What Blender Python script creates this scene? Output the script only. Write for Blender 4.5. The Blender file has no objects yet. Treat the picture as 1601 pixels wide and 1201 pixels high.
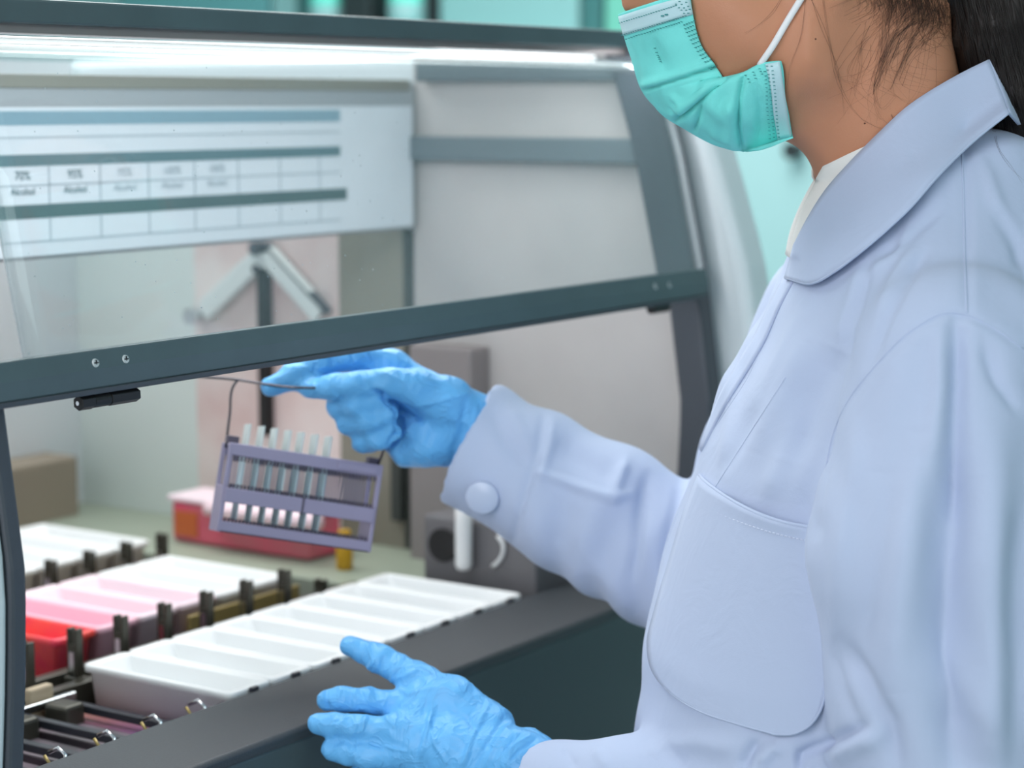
import bpy, bmesh, math, random
import numpy as np
from mathutils import Vector, Matrix
from mathutils.bvhtree import BVHTree

random.seed(7); rng = np.random.default_rng(7)
S = bpy.context.scene
COL = S.collection

# ------------------------------------------------------------------ camera
F = 3325.0                                   # focal length in pixels of the 1601x1201 frame
TH = math.atan((600.5 - 160) / F)            # pitch down
PSI = math.atan((3050 - 800.5) / math.hypot(F, 440.5))   # yaw from the machine's long axis
FH = np.array([math.cos(PSI), math.sin(PSI), 0.0])
RR = np.array([math.sin(PSI), -math.cos(PSI), 0.0])
FW = FH * math.cos(TH) + np.array([0, 0, -math.sin(TH)])
UU = np.cross(RR, FW)
CAM = np.array([0.0, 0.0, 1.45])
cam = bpy.data.cameras.new('camera'); camo = bpy.data.objects.new('camera', cam); COL.objects.link(camo)
cam.sensor_width = 36.0; cam.lens = 36.0 * F / 1601.0
cam.clip_start = 0.02; cam.clip_end = 60
camo.matrix_world = Matrix(((RR[0], UU[0], -FW[0], CAM[0]), (RR[1], UU[1], -FW[1], CAM[1]), (RR[2], UU[2], -FW[2], CAM[2]), (0, 0, 0, 1)))
cam.dof.use_dof = True; cam.dof.focus_distance = 1.47; cam.dof.aperture_fstop = 5.0
S.camera = camo

# ------------------------------------------------------------------ light
w = bpy.data.worlds.new('world'); S.world = w; w.use_nodes = True
w.node_tree.nodes['Background'].inputs[0].default_value = (0.86, 0.95, 1.0, 1)
w.node_tree.nodes['Background'].inputs[1].default_value = 0.62
def area(name, loc, target, sx, sy, power, color):
    l = bpy.data.lights.new(name, 'AREA'); l.shape = 'RECTANGLE'; l.size = sx; l.size_y = sy; l.energy = power; l.color = color
    o = bpy.data.objects.new(name, l); COL.objects.link(o); o.location = loc
    d = Vector(target) - Vector(loc); o.rotation_euler = d.to_track_quat('-Z', 'Y').to_euler()
    return o
area('ceiling_light', (1.9, 1.7, 2.68), (1.8, 1.5, 0), 2.2, 1.4, 46, (1.0, 0.99, 0.98))
area('ceiling_light', (-1.3, 0.9, 2.68), (-0.3, 0.9, 0.6), 1.8, 1.6, 54, (1.0, 0.95, 1.0))
area('ceiling_light', (0.5, -1.6, 2.68), (0.8, -0.5, 0.6), 2.0, 1.6, 32, (0.82, 0.985, 1.0))
area('camera_left_fill', (-2.9, 0.3, 1.65), (1.5, 0.9, 1.2), 2.2, 1.5, 36, (1.0, 0.975, 1.0))  # fill light added behind the camera to brighten collar and trough walls
area('ceiling_light', (3.2, 2.2, 2.68), (3.2, 2.2, 0), 1.6, 1.6, 21, (0.95, 1.0, 1.0))
S.view_settings.view_transform = 'Standard'; S.view_settings.look = 'None'
S.view_settings.gamma = 1.0; S.view_settings.use_curve_mapping = False
S.view_settings.exposure = 0.35
S.cycles.use_denoising = True
S.cycles.max_bounces = 8; S.cycles.transparent_max_bounces = 16

# ------------------------------------------------------------------ pixel <-> space
def ray(x, y): return FW + RR * ((x - 800.5) / F) - UU * ((y - 600.5) / F)
def A(x, y, t): return CAM + ray(x, y) * t
def on(x, y, ax, v):
    d = ray(x, y); return CAM + d * ((v - CAM[ax]) / d[ax])
def proj(P):
    d = np.asarray(P) - CAM; t = d @ FW
    return 800.5 + F * (d @ RR) / t, 600.5 - F * (d @ UU) / t, t
# local frame of the person: (right in the picture, away, up)
LM = np.stack([RR, FH, np.array([0, 0, 1.0])])           # rows
def toL(P): return (np.asarray(P) - CAM * np.array([1, 1, 0])) @ LM.T
def toW(Q): return np.asarray(Q) @ LM + CAM * np.array([1, 1, 0])
def AL(x, y, t): return toL(A(x, y, t))

# ------------------------------------------------------------------ materials
def srgb(r, g, b):
    f = lambda c: c / 12.92 if c <= 0.04045 else ((c + 0.055) / 1.055) ** 2.4
    return (f(r / 255), f(g / 255), f(b / 255), 1)
def mat(name, col, rough=0.5, metal=0.0, bump=0.0, bscale=200, vary=0.0, vscale=6, spec=0.5, sss=0.0, col2=None):
    m = bpy.data.materials.new(name); m.use_nodes = True; nt = m.node_tree; b = nt.nodes['Principled BSDF']
    b.inputs['Base Color'].default_value = col; b.inputs['Roughness'].default_value = rough
    b.inputs['Metallic'].default_value = metal; b.inputs['Specular IOR Level'].default_value = spec
    if sss: b.inputs['Subsurface Weight'].default_value = sss; b.inputs['Subsurface Radius'].default_value = (0.01, 0.004, 0.002)
    tc = nt.nodes.new('ShaderNodeTexCoord')
    if vary or col2:
        n = nt.nodes.new('ShaderNodeTexNoise'); n.inputs['Scale'].default_value = vscale; n.inputs['Detail'].default_value = 5
        nt.links.new(tc.outputs['Object'], n.inputs['Vector'])
        r = nt.nodes.new('ShaderNodeValToRGB'); r.color_ramp.elements[0].position = 0.35; r.color_ramp.elements[1].position = 0.68
        c2 = col2 or tuple(min(1, c * (1 + vary)) for c in col[:3]) + (1,)
        c1 = col if col2 else tuple(c * (1 - vary) for c in col[:3]) + (1,)
        r.color_ramp.elements[0].color = c1; r.color_ramp.elements[1].color = c2
        nt.links.new(n.outputs['Fac'], r.inputs['Fac']); nt.links.new(r.outputs['Color'], b.inputs['Base Color'])
    if bump:
        n2 = nt.nodes.new('ShaderNodeTexNoise'); n2.inputs['Scale'].default_value = bscale; n2.inputs['Detail'].default_value = 4
        nt.links.new(tc.outputs['Object'], n2.inputs['Vector'])
        bp = nt.nodes.new('ShaderNodeBump'); bp.inputs['Strength'].default_value = bump; bp.inputs['Distance'].default_value = 0.002
        nt.links.new(n2.outputs['Fac'], bp.inputs['Height']); nt.links.new(bp.outputs['Normal'], b.inputs['Normal'])
    return m
M = {}
M['lip'] = mat('grey_green_plastic', srgb(57, 62, 67), 0.5, bump=0.15, bscale=600, vary=0.05)
M['panel'] = mat('dark_slate_plastic', srgb(66, 80, 83), 0.5, bump=0.1, bscale=500)
M['bar'] = mat('slate_bar', srgb(78, 96, 101), 0.4, vary=0.06, vscale=20)
M['post'] = mat('charcoal_post', srgb(66, 72, 80), 0.45)
M['white_case'] = mat('pale_casing', srgb(218, 229, 232), 0.6)
M['steel'] = mat('brushed_pale_steel', srgb(190, 187, 185), 0.45, 0.0, vary=0.05, vscale=9)
M['beam'] = mat('slate_channel', srgb(98, 110, 116), 0.45)
M['cover'] = mat('grey_cover', srgb(168, 174, 178), 0.5)
M['paper'] = mat('chart_paper', srgb(222, 230, 236), 0.7)
M['ink'] = mat('teal_ink', srgb(84, 120, 128), 0.7)
M['ink_dark'] = mat('dark_teal_ink', srgb(70, 98, 100), 0.7)
M['ink_soft'] = mat('pale_blue_ink', srgb(130, 165, 180), 0.7)
M['ink_line'] = mat('grey_ink', srgb(170, 184, 192), 0.7)
M['gap'] = mat('dark_gap', srgb(62, 68, 66), 0.7)
M['olive'] = mat('olive_grey_wall', srgb(136, 134, 122), 0.5)
M['mint_wall'] = mat('pale_mint_panel', srgb(214, 224, 220), 0.45)
M['backplate'] = mat('white_backplate', srgb(226, 230, 233), 0.45)
M['brown'] = mat('taupe_box', srgb(150, 138, 122), 0.6)
M['stained'] = mat('stained_steel', srgb(230, 220, 216), 0.4, col2=srgb(206, 172, 168), vscale=6)
M['black'] = mat('black_slot', srgb(20, 20, 22), 0.5)
M['arm'] = mat('arm_white', srgb(220, 228, 226), 0.4)
M['trough'] = mat('white_trough', srgb(246, 248, 248), 0.32, sss=0.35)
M['trough'].node_tree.nodes['Principled BSDF'].inputs['Subsurface Radius'].default_value = (0.03, 0.03, 0.03)
M['pink_wall'] = mat('pink_stained_trough', srgb(250, 196, 212), 0.3)
M['pinkish'] = mat('pink_tinted_trough', srgb(248, 226, 234), 0.32)
M['red'] = mat('red_stained_trough', srgb(236, 60, 84), 0.25, col2=srgb(250, 92, 70), vscale=25)
M['pink_liquid'] = mat('pink_reagent', srgb(246, 170, 196), 0.08)
M['red_liquid'] = mat('red_reagent', srgb(214, 40, 70), 0.08)
M['clear_liquid'] = mat('clear_reagent', srgb(214, 222, 228), 0.06)
M['clip'] = mat('dark_clip', srgb(78, 76, 68), 0.35, 0.5)
M['brass'] = mat('brass_rail', srgb(170, 150, 96), 0.4, 0.5)
M['tan'] = mat('tan_block', srgb(186, 168, 142), 0.6)
M['floor_in'] = mat('green_grey_deck', srgb(150, 160, 144), 0.5)
M['well'] = mat('stained_well', srgb(84, 80, 84), 0.35, col2=srgb(130, 112, 124), vscale=14)
M['purple'] = mat('purple_stain', srgb(150, 104, 168), 0.3, col2=srgb(196, 132, 112), vscale=9)
M['chrome'] = mat('chrome', srgb(220, 222, 224), 0.15, 1.0)
M['dark_chrome'] = mat('dark_chrome', srgb(92, 90, 96), 0.25, 0.9)
M['screw'] = mat('pale_screw', srgb(196, 204, 206), 0.4)
M['rod'] = mat('dark_rod', srgb(48, 50, 58), 0.3)
M['rack'] = mat('purple_grey_plastic', srgb(158, 150, 178), 0.4)
M['rack_dark'] = mat('dark_purple_plastic', srgb(86, 78, 96), 0.45)
M['greybox'] = mat('warm_grey_box', srgb(140, 134, 134), 0.5)
M['darkbox'] = mat('dark_grey_box', srgb(112, 110, 113), 0.45)
M['white'] = mat('white_plastic', srgb(240, 240, 240), 0.35)
M['pink_tray'] = mat('stained_pink_tray', srgb(206, 112, 122), 0.4, col2=srgb(232, 92, 120), vscale=20)
M['orange'] = mat('orange_stain', srgb(206, 104, 56), 0.4)
M['pinkwhite'] = mat('pink_white_lid', srgb(255, 226, 234), 0.3)
M['yellow'] = mat('amber_plastic', srgb(196, 150, 30), 0.4)
# room
M['mint'] = mat('mint_paint', srgb(172, 214, 215), 0.5)
M['teal'] = mat('teal_panel', srgb(100, 160, 163), 0.5)
M['paleteal'] = mat('pale_teal_panel', srgb(136, 180, 180), 0.5)
M['darkteal'] = mat('dark_teal', srgb(60, 110, 110), 0.5)
M['plain'] = mat('near_wall_white', srgb(225, 228, 230), 0.7)
M['ceil'] = mat('ceiling_white', srgb(225, 232, 232), 0.8)
M['flooring'] = mat('grey_vinyl', srgb(150, 168, 170), 0.5, vary=0.05)
M['bottle'] = mat('mint_bottle', srgb(122, 240, 220), 0.25)
M['cap'] = mat('green_cap', srgb(40, 150, 120), 0.4)
M['greenbox'] = mat('soft_green_panel', srgb(110, 182, 164), 0.5)
M['blackbox'] = mat('black_equipment', srgb(40, 48, 50), 0.5)
M['bench'] = mat('bench_laminate', srgb(205, 214, 216), 0.4)
# person
M['skin'] = mat('skin', srgb(197, 138, 107), 0.5, bump=0.12, bscale=900, vary=0.06, vscale=14, sss=0.12, spec=0.35)
M['hair'] = mat('dark_brown_hair', srgb(24, 16, 13), 0.5)
M['hairfine'] = mat('brown_fine_hair', srgb(60, 38, 27), 0.55)
M['mask'] = mat('mint_mask', srgb(122, 228, 222), 0.7, bump=0.15, bscale=1500, vary=0.05, vscale=40)
M['mask_white'] = mat('pale_mask_band', srgb(196, 228, 234), 0.7, bump=0.1, bscale=1500)
M['mask_dot'] = mat('embossed_teal_dot', srgb(40, 140, 140), 0.7)
M['strap'] = mat('white_elastic', srgb(240, 242, 244), 0.7)
M['shirt'] = mat('cream_shirt', srgb(232, 230, 226), 0.8)
M['button'] = mat('pale_button', srgb(190, 202, 226), 0.25)
M['thread'] = mat('pale_thread', srgb(214, 222, 242), 0.8)
M['mole'] = mat('mole', srgb(90, 52, 40), 0.6)
M['iris'] = mat('dark_eye', srgb(40, 26, 20), 0.1)
M['trousers'] = mat('navy_trousers', srgb(44, 52, 70), 0.8)

def cloth_mat():
    m = mat('lavender_white_cotton', srgb(183, 196, 222), 0.85, spec=0.2); nt = m.node_tree; b = nt.nodes['Principled BSDF']
    b.inputs['Sheen Weight'].default_value = 0.15
    tc = nt.nodes.new('ShaderNodeTexCoord')
    n1 = nt.nodes.new('ShaderNodeTexNoise'); n1.inputs['Scale'].default_value = 1400; n1.inputs['Detail'].default_value = 2
    n2 = nt.nodes.new('ShaderNodeTexNoise'); n2.inputs['Scale'].default_value = 28; n2.inputs['Detail'].default_value = 3; n2.inputs['Distortion'].default_value = 0.8
    for n in (n1, n2): nt.links.new(tc.outputs['Object'], n.inputs['Vector'])
    b1 = nt.nodes.new('ShaderNodeBump'); b1.inputs['Strength'].default_value = 0.10; b1.inputs['Distance'].default_value = 0.001
    b2 = nt.nodes.new('ShaderNodeBump'); b2.inputs['Strength'].default_value = 0.16; b2.inputs['Distance'].default_value = 0.006
    nt.links.new(n1.outputs['Fac'], b1.inputs['Height']); nt.links.new(n2.outputs['Fac'], b2.inputs['Height'])
    nt.links.new(b1.outputs['Normal'], b2.inputs['Normal']); nt.links.new(b2.outputs['Normal'], b.inputs['Normal'])
    return m
M['coat'] = cloth_mat()
def glove_mat():
    m = mat('sky_blue_nitrile', srgb(104, 182, 240), 0.42, spec=0.4); nt = m.node_tree; b = nt.nodes['Principled BSDF']
    tc = nt.nodes.new('ShaderNodeTexCoord')
    n1 = nt.nodes.new('ShaderNodeTexNoise'); n1.inputs['Scale'].default_value = 45; n1.inputs['Detail'].default_value = 3; n1.inputs['Distortion'].default_value = 1.2
    nt.links.new(tc.outputs['Object'], n1.inputs['Vector'])
    s = nt.nodes.new('ShaderNodeMath'); s.operation = 'SUBTRACT'; s.inputs[1].default_value = 0.5
    a = nt.nodes.new('ShaderNodeMath'); a.operation = 'ABSOLUTE'; p = nt.nodes.new('ShaderNodeMath'); p.operation = 'POWER'; p.inputs[1].default_value = 0.6
    nt.links.new(n1.outputs['Fac'], s.inputs[0]); nt.links.new(s.outputs[0], a.inputs[0]); nt.links.new(a.outputs[0], p.inputs[0])
    bp = nt.nodes.new('ShaderNodeBump'); bp.inputs['Strength'].default_value = 0.55; bp.inputs['Distance'].default_value = 0.004; bp.invert = True
    nt.links.new(p.outputs[0], bp.inputs['Height']); nt.links.new(bp.outputs['Normal'], b.inputs['Normal'])
    return m
M['glove'] = glove_mat()
def glass_mat(name, tint, haze, specks):
    m = bpy.data.materials.new(name); m.use_nodes = True; nt = m.node_tree; nt.nodes.clear()
    out = nt.nodes.new('ShaderNodeOutputMaterial'); tr = nt.nodes.new('ShaderNodeBsdfTransparent'); tr.inputs[0].default_value = tint
    gl = nt.nodes.new('ShaderNodeBsdfGlossy'); gl.inputs['Roughness'].default_value = 0.03
    di = nt.nodes.new('ShaderNodeBsdfDiffuse'); di.inputs[0].default_value = srgb(205, 225, 232)
    lw = nt.nodes.new('ShaderNodeLayerWeight'); lw.inputs[0].default_value = 0.5
    pw = nt.nodes.new('ShaderNodeMath'); pw.operation = 'POWER'; pw.inputs[1].default_value = 4.0; nt.links.new(lw.outputs['Facing'], pw.inputs[0])
    fr = nt.nodes.new('ShaderNodeMath'); fr.operation = 'MULTIPLY_ADD'; fr.inputs[1].default_value = 0.9; fr.inputs[2].default_value = 0.03; nt.links.new(pw.outputs[0], fr.inputs[0])
    mx = nt.nodes.new('ShaderNodeMixShader'); mx2 = nt.nodes.new('ShaderNodeMixShader')
    nt.links.new(fr.outputs[0], mx.inputs[0]); nt.links.new(tr.outputs[0], mx.inputs[1]); nt.links.new(gl.outputs[0], mx.inputs[2])
    tc = nt.nodes.new('ShaderNodeTexCoord'); n = nt.nodes.new('ShaderNodeTexNoise'); n.inputs['Scale'].default_value = 9; n.inputs['Detail'].default_value = 6
    nt.links.new(tc.outputs['Object'], n.inputs['Vector'])
    mr = nt.nodes.new('ShaderNodeMapRange'); mr.inputs[1].default_value = 0.3; mr.inputs[2].default_value = 0.75; mr.inputs[3].default_value = haze * 0.6; mr.inputs[4].default_value = haze * 1.5
    nt.links.new(n.outputs['Fac'], mr.inputs[0])
    v = nt.nodes.new('ShaderNodeTexVoronoi'); v.inputs['Scale'].default_value = 75; nt.links.new(tc.outputs['Object'], v.inputs['Vector'])
    lt = nt.nodes.new('ShaderNodeMath'); lt.operation = 'LESS_THAN'; lt.inputs[1].default_value = specks; nt.links.new(v.outputs['Distance'], lt.inputs[0])
    ml = nt.nodes.new('ShaderNodeMath'); ml.operation = 'MULTIPLY_ADD'; ml.inputs[1].default_value = 0.35; nt.links.new(lt.outputs[0], ml.inputs[0]); nt.links.new(mr.outputs[0], ml.inputs[2])
    nt.links.new(ml.outputs[0], mx2.inputs[0]); nt.links.new(mx.outputs[0], mx2.inputs[1]); nt.links.new(di.outputs[0], mx2.inputs[2])
    nt.links.new(mx2.outputs[0], out.inputs[0]); return m
M['pane'] = glass_mat('acrylic_pane', (0.955, 0.975, 0.978, 1), 0.05, 0.05)
M['slide'] = glass_mat('glass_slide', (0.90, 0.95, 0.94, 1), 0.75, 0.0)
M['lens'] = glass_mat('spectacle_lens', (0.97, 0.98, 0.98, 1), 0.01, 0.0)

# ------------------------------------------------------------------ mesh helpers
def link(name, me, m=None, parent=None):
    o = bpy.data.objects.new(name, me); COL.objects.link(o)
    if m is not None: me.materials.append(m)
    if parent is not None: o.parent = parent
    return o
def tag(o, label=None, cat=None, group=None, kind=None):
    if label: o['label'] = label
    if cat: o['category'] = cat
    if group: o['group'] = group
    if kind: o['kind'] = kind
    return o
def empty(name, loc=(0, 0, 0)):
    o = bpy.data.objects.new(name, None); COL.objects.link(o); o.location = loc; o.empty_display_size = 0.02
    return o
class MB:
    def __init__(s): s.v = []; s.f = []
    def add(s, v, f):
        n = len(s.v); s.v += [tuple(map(float, p)) for p in v]; s.f += [tuple(i + n for i in q) for q in f]; return s
    def box(s, x0, x1, y0, y1, z0, z1, mt=None):
        v = [(x, y, z) for z in (z0, z1) for y in (y0, y1) for x in (x0, x1)]
        if mt is not None: v = [tuple(mt @ Vector(p)) for p in v]
        return s.add(v, [(0, 2, 3, 1), (4, 5, 7, 6), (0, 1, 5, 4), (2, 6, 7, 3), (0, 4, 6, 2), (1, 3, 7, 5)])
    def prism_x(s, prof, x0, x1):                # profile in (Y,Z), extruded along X
        n = len(prof); v = [(x0, y, z) for y, z in prof] + [(x1, y, z) for y, z in prof]
        f = [(i, (i + 1) % n, n + (i + 1) % n, n + i) for i in range(n)] + [tuple(range(n))[::-1], tuple(range(n, 2 * n))]
        return s.add(v, f)
    def tube(s, pts, r, n=8):
        pts = [np.array(p, float) for p in pts]; rr = r if hasattr(r, '__len__') else [r] * len(pts)
        up = None; rings = []
        for i, p in enumerate(pts):
            t = pts[min(i + 1, len(pts) - 1)] - pts[max(i - 1, 0)]; t = t / (np.linalg.norm(t) + 1e-12)
            if up is None: up = np.cross(t, [0.3, 0.5, 0.8]); up /= np.linalg.norm(up)
            up = up - t * (up @ t); up /= np.linalg.norm(up) + 1e-12; b = np.cross(t, up)
            rings.append([p + rr[i] * (math.cos(a) * up + math.sin(a) * b) for a in np.arange(n) * 2 * math.pi / n])
        v = [q for R in rings for q in R]; f = []
        for i in range(len(pts) - 1):
            for k in range(n): f.append((i * n + k, i * n + (k + 1) % n, (i + 1) * n + (k + 1) % n, (i + 1) * n + k))
        f.append(tuple(range(n))[::-1]); f.append(tuple(range((len(pts) - 1) * n, len(pts) * n)))
        return s.add(v, f)
    def lathe(s, prof, c, n=24):                # profile (r,z) around vertical axis
        v = []; f = []
        for r, z in prof:
            v += [(c[0] + r * math.cos(a), c[1] + r * math.sin(a), c[2] + z) for a in np.arange(n) * 2 * math.pi / n]
        for i in range(len(prof) - 1):
            for k in range(n): f.append((i * n + k, i * n + (k + 1) % n, (i + 1) * n + (k + 1) % n, (i + 1) * n + k))
        f.append(tuple(range(n))[::-1]); f.append(tuple(range((len(prof) - 1) * n, len(prof) * n)))
        return s.add(v, f)
    def grid(s, G):                              # G: nv x nu x 3
        G = np.asarray(G); nv, nu = G.shape[:2]
        f = [(i * nu + j, i * nu + j + 1, (i + 1) * nu + j + 1, (i + 1) * nu + j) for i in range(nv - 1) for j in range(nu - 1)]
        return s.add(G.reshape(-1, 3), f)
    def build(s, name, m, parent=None, bevel=0, smooth=False, seg=2, solid=0, offset=0):
        me = bpy.data.meshes.new(name); me.from_pydata(s.v, [], s.f); me.update()
        bm = bmesh.new(); bm.from_mesh(me); bmesh.ops.recalc_face_normals(bm, faces=bm.faces)
        if bevel:
            es = [e for e in bm.edges if e.is_manifold and e.calc_face_angle(0) > 0.5]
            bmesh.ops.bevel(bm, geom=es, offset=bevel, segments=seg, profile=0.5, affect='EDGES', clamp_overlap=True)
        bm.to_mesh(me); bm.free()
        if smooth:
            for p in me.polygons: p.use_smooth = True
        o = link(name, me, m, parent)
        if solid:
            md = o.modifiers.new('thickness', 'SOLIDIFY'); md.thickness = solid; md.offset = offset
        return o
def box(name, m, parent, x0, x1, y0, y1, z0, z1, bevel=0.0):
    return MB().box(x0, x1, y0, y1, z0, z1).build(name, m, parent, bevel)
def spline(pts, n):
    """Catmull-Rom resampling of a polyline to n points"""
    P = np.array(pts, float); d = np.r_[0, np.cumsum(np.linalg.norm(np.diff(P, axis=0), axis=1))]
    t = np.linspace(0, d[-1], n); out = np.empty((n, P.shape[1]))
    m = np.gradient(P, d, axis=0) if len(P) > 2 else np.repeat(((P[1] - P[0]) / d[-1])[None], 2, 0)
    k = np.clip(np.searchsorted(d, t, side='right') - 1, 0, len(P) - 2); h = (d[k + 1] - d[k]); u = ((t - d[k]) / h)[:, None]; h = h[:, None]
    return (2*u**3 - 3*u**2 + 1) * P[k] + (u**3 - 2*u**2 + u) * h * m[k] + (-2*u**3 + 3*u**2) * P[k + 1] + (u**3 - u**2) * h * m[k + 1]

# ================================================================== ROOM
def struct(o): o['kind'] = 'structure'; return o
struct(box('floor', M['flooring'], None, -3, 4.3, -3, 5.6, -0.06, 0))
struct(box('ceiling', M['ceil'], None, -3, 4.3, -3, 5.6, 2.72, 2.78))
struct(box('wall_far', M['mint'], None, 4.2, 4.3, -3, 5.6, 0, 2.72))
struct(box('wall_left', M['mint'], None, -3, 4.2, 5.5, 5.6, 0, 2.72))
struct(box('wall_right', M['plain'], None, -3, 4.2, -3.1, -3, 0, 2.72))
struct(box('wall_near', M['plain'], None, -3.1, -3, -3, 5.5, 0, 2.72))

# unseen frame added on the near wall to dress the fill light
wb_ = MB().box(-3.0, -2.96, -0.9, -0.83, 0.85, 2.45).box(-3.0, -2.96, 1.43, 1.5, 0.85, 2.45).box(-3.0, -2.96, -0.83, 1.43, 0.85, 0.92).box(-3.0, -2.96, -0.83, 1.43, 2.38, 2.45).box(-3.0, -2.965, 0.28, 0.32, 0.92, 2.38)
struct(wb_.build('added_window_1', M['white'], None))

# background cupboards along the far wall
def cupboard(name, x0, x1, y0, y1, z0, z1, m, label, dx=0.02):
    t = empty(name, ((x0 + x1) / 2, (y0 + y1) / 2, z0)); T = Vector(t.location)
    mb = MB().box(x0 - T.x, x1 - T.x, y0 - T.y, y1 - T.y, 0, z1 - z0); mb.build('carcass', m, t, 0.004)
    return t, T
t, T = cupboard('base_cupboard', 3.72, 4.19, 1.0, 5.2, 0.0, 1.585, M['mint'], '')
tag(t, 'long mint cupboard against the far wall, behind the machine', 'cupboard')
for k, (a, b) in enumerate([(1.02, 2.0), (2.02, 3.0), (3.02, 4.0), (4.02, 5.0)]):
    d = MB().box(3.70 - T.x, 3.718 - T.x, a - T.y, b - T.y, 0.08, 1.56).build('cupboard_door', M['mint'], t, 0.003)
    if k == 0:
        h = on(1245, 235, 0, 3.69)
        kb = MB().tube([(3.70 - T.x, h[1] - T.y, h[2]), (3.665 - T.x, h[1] - T.y, h[2])], [0.012, 0.017], 16).build('door_knob', M['blackbox'], d, 0)
# shelf items standing on the cupboard
ZT = 1.585
def bottle(px, label):
    p = on(px, 20, 0, 3.9); t = empty('reagent_bottle', (p[0], p[1], ZT))
    MB().lathe([(0.034, 0), (0.038, 0.004), (0.038, 0.20), (0.034, 0.22), (0.017, 0.24), (0.015, 0.255)], (0, 0, 0), 28).build('bottle_body', M['bottle'], t, 0, True)
    MB().lathe([(0.019, 0.248), (0.019, 0.278), (0.016, 0.282)], (0, 0, 0), 24).build('bottle_cap', M['cap'], t, 0, True)
    MB().lathe([(0.0385, 0.02), (0.0385, 0.085)], (0, 0, 0), 28).build('bottle_label', M['paleteal'], t, 0, True)
    tag(t, label, 'bottle', 'mint bottles above the machine')
bottle(511, 'bright mint bottle above the machine, on the left side of the dark unit')
bottle(634, 'bright mint bottle above the machine, on the right side of the dark unit')
p = on(572, 20, 0, 3.92); t = empty('equipment_unit', (3.92, p[1], ZT))
MB().box(-0.04, 0.06, -0.042, 0.042, 0, 0.24).build('unit_body', M['blackbox'], t, 0.006); MB().box(-0.044, -0.04, -0.03, 0.03, 0.14, 0.2).build('unit_window', M['darkteal'], t)
tag(t, 'black upright unit between the two bright mint bottles', 'equipment')
def carton(pa, pb, m, label, h=0.3, x=3.95, name='storage_box'):
    a = on(pa, 10, 0, x)[1]; b = on(pb, 10, 0, x)[1]; y = (a + b) / 2; hw = abs(a - b) / 2 - 0.003
    t = empty(name, (x, y, ZT)); MB().box(0, 0.12, -hw, hw, 0, h).build('box_body', m, t, 0.004); MB().box(-0.003, 0.123, -hw - 0.002, hw + 0.002, h, h + 0.02).build('box_lid', m, t, 0.003)
    tag(t, label, 'box'); return t
carton(-30, 22, M['darkteal'], 'dark teal box at the top left corner behind the machine')
carton(24, 182, M['paleteal'], 'wide pale mint box at the top left behind the machine')
carton(186, 420, M['teal'], 'widest teal box behind the machine, left of the bottles')
carton(424, 462, M['paleteal'], 'narrow pale box just left of the mint bottles', x=3.95)
carton(464, 481, M['darkteal'], 'slim dark teal filler standing for the gap at the left mint bottle')  # dark gap beside the bottle, drawn as an added slim box
carton(662, 682, M['blackbox'], 'slim dark grey filler standing for the gap right of the right mint bottle')  # added box standing in for the dark gap on this side
carton(686, 905, M['paleteal'], 'wide pale teal box behind the machine, right of the bottles')
carton(908, 942, M['darkteal'], 'narrow dark green box beside the masked face', x=3.95)
carton(944, 1010, M['greenbox'], 'small green box partly hidden by the masked face')

# ================================================================== BENCH
t = empty('lab_bench', (1.4, 1.45, 0)); T = Vector(t.location)
MB().box(-1.0, 1.1, -0.52, 0.55, 0.70, 0.735).build('worktop', M['bench'], t, 0.004)
MB().box(-0.98, 1.08, -0.46, 0.53, 0.08, 0.70).build('cabinet', M['bench'], t, 0.003)
for k in range(3): MB().box(-0.95 + k * 0.68, -0.31 + k * 0.68, -0.48, -0.46, 0.10, 0.68).build('cabinet_door', M['bench'], t, 0.003)
MB().box(-0.96, 1.06, -0.42, 0.5, 0, 0.08).build('plinth', M['panel'], t)
tag(t, 'pale laminate bench carrying the staining machine', 'bench')

# ================================================================== MACHINE
ZL = 0.98
mc = empty('slide_stainer', (1.4, 1.45, 0.735)); T0 = np.array([1.4, 1.45, 0.735])
tag(mc, 'open grey and white slide staining machine with a clear curved lid', 'machine')
class MBM(MB):
    def build(s, *a, **k):
        s.v = [tuple(np.array(p) - T0) for p in s.v]; return super().build(*a, **k)
def mbox(name, m, x0, x1, y0, y1, z0, z1, bevel=0.0, parent=None):
    b = MBM().box(x0, x1, y0, y1, z0, z1)
    return b.build(name, m, parent or mc, bevel)
def Yf(z): return float(np.interp(z, [0.90, .98, 1.087, 1.151, 1.276, 1.40, 1.487, 1.505], [1.012, 1.006, .997, .994, 1.012, 1.040, 1.068, 1.080]))
zs = np.linspace(0.97, 1.505, 24)
def prof(front, back, zz=zs): return [(Yf(z) + front(z), z) for z in zz] + [(Yf(z) + back(z), z) for z in zz[::-1]]
# base tub: front panel, floor and the wide front lip
MBM().prism_x([(1.006, 0.737), (1.006, 0.972), (1.103, 0.972), (1.103, 0.737)], 0.90, 1.90).build('front_panel', M['panel'], mc, 0.004)
MBM().prism_x([(1.005, 0.970), (1.0045, 0.977), (1.008, 0.98), (1.100, 0.98), (1.104, 0.974), (1.104, 0.970)], 0.90, 1.90).build('front_lip', M['lip'], mc, 0.0015)
mbox('tank_floor', M['well'], 0.93, 1.86, 1.103, 1.89, 0.74, 0.918)
mbox('deck_plate', M['floor_in'], 1.685, 1.862, 1.10, 1.89, 0.918, 0.958, 0.002)
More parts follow.
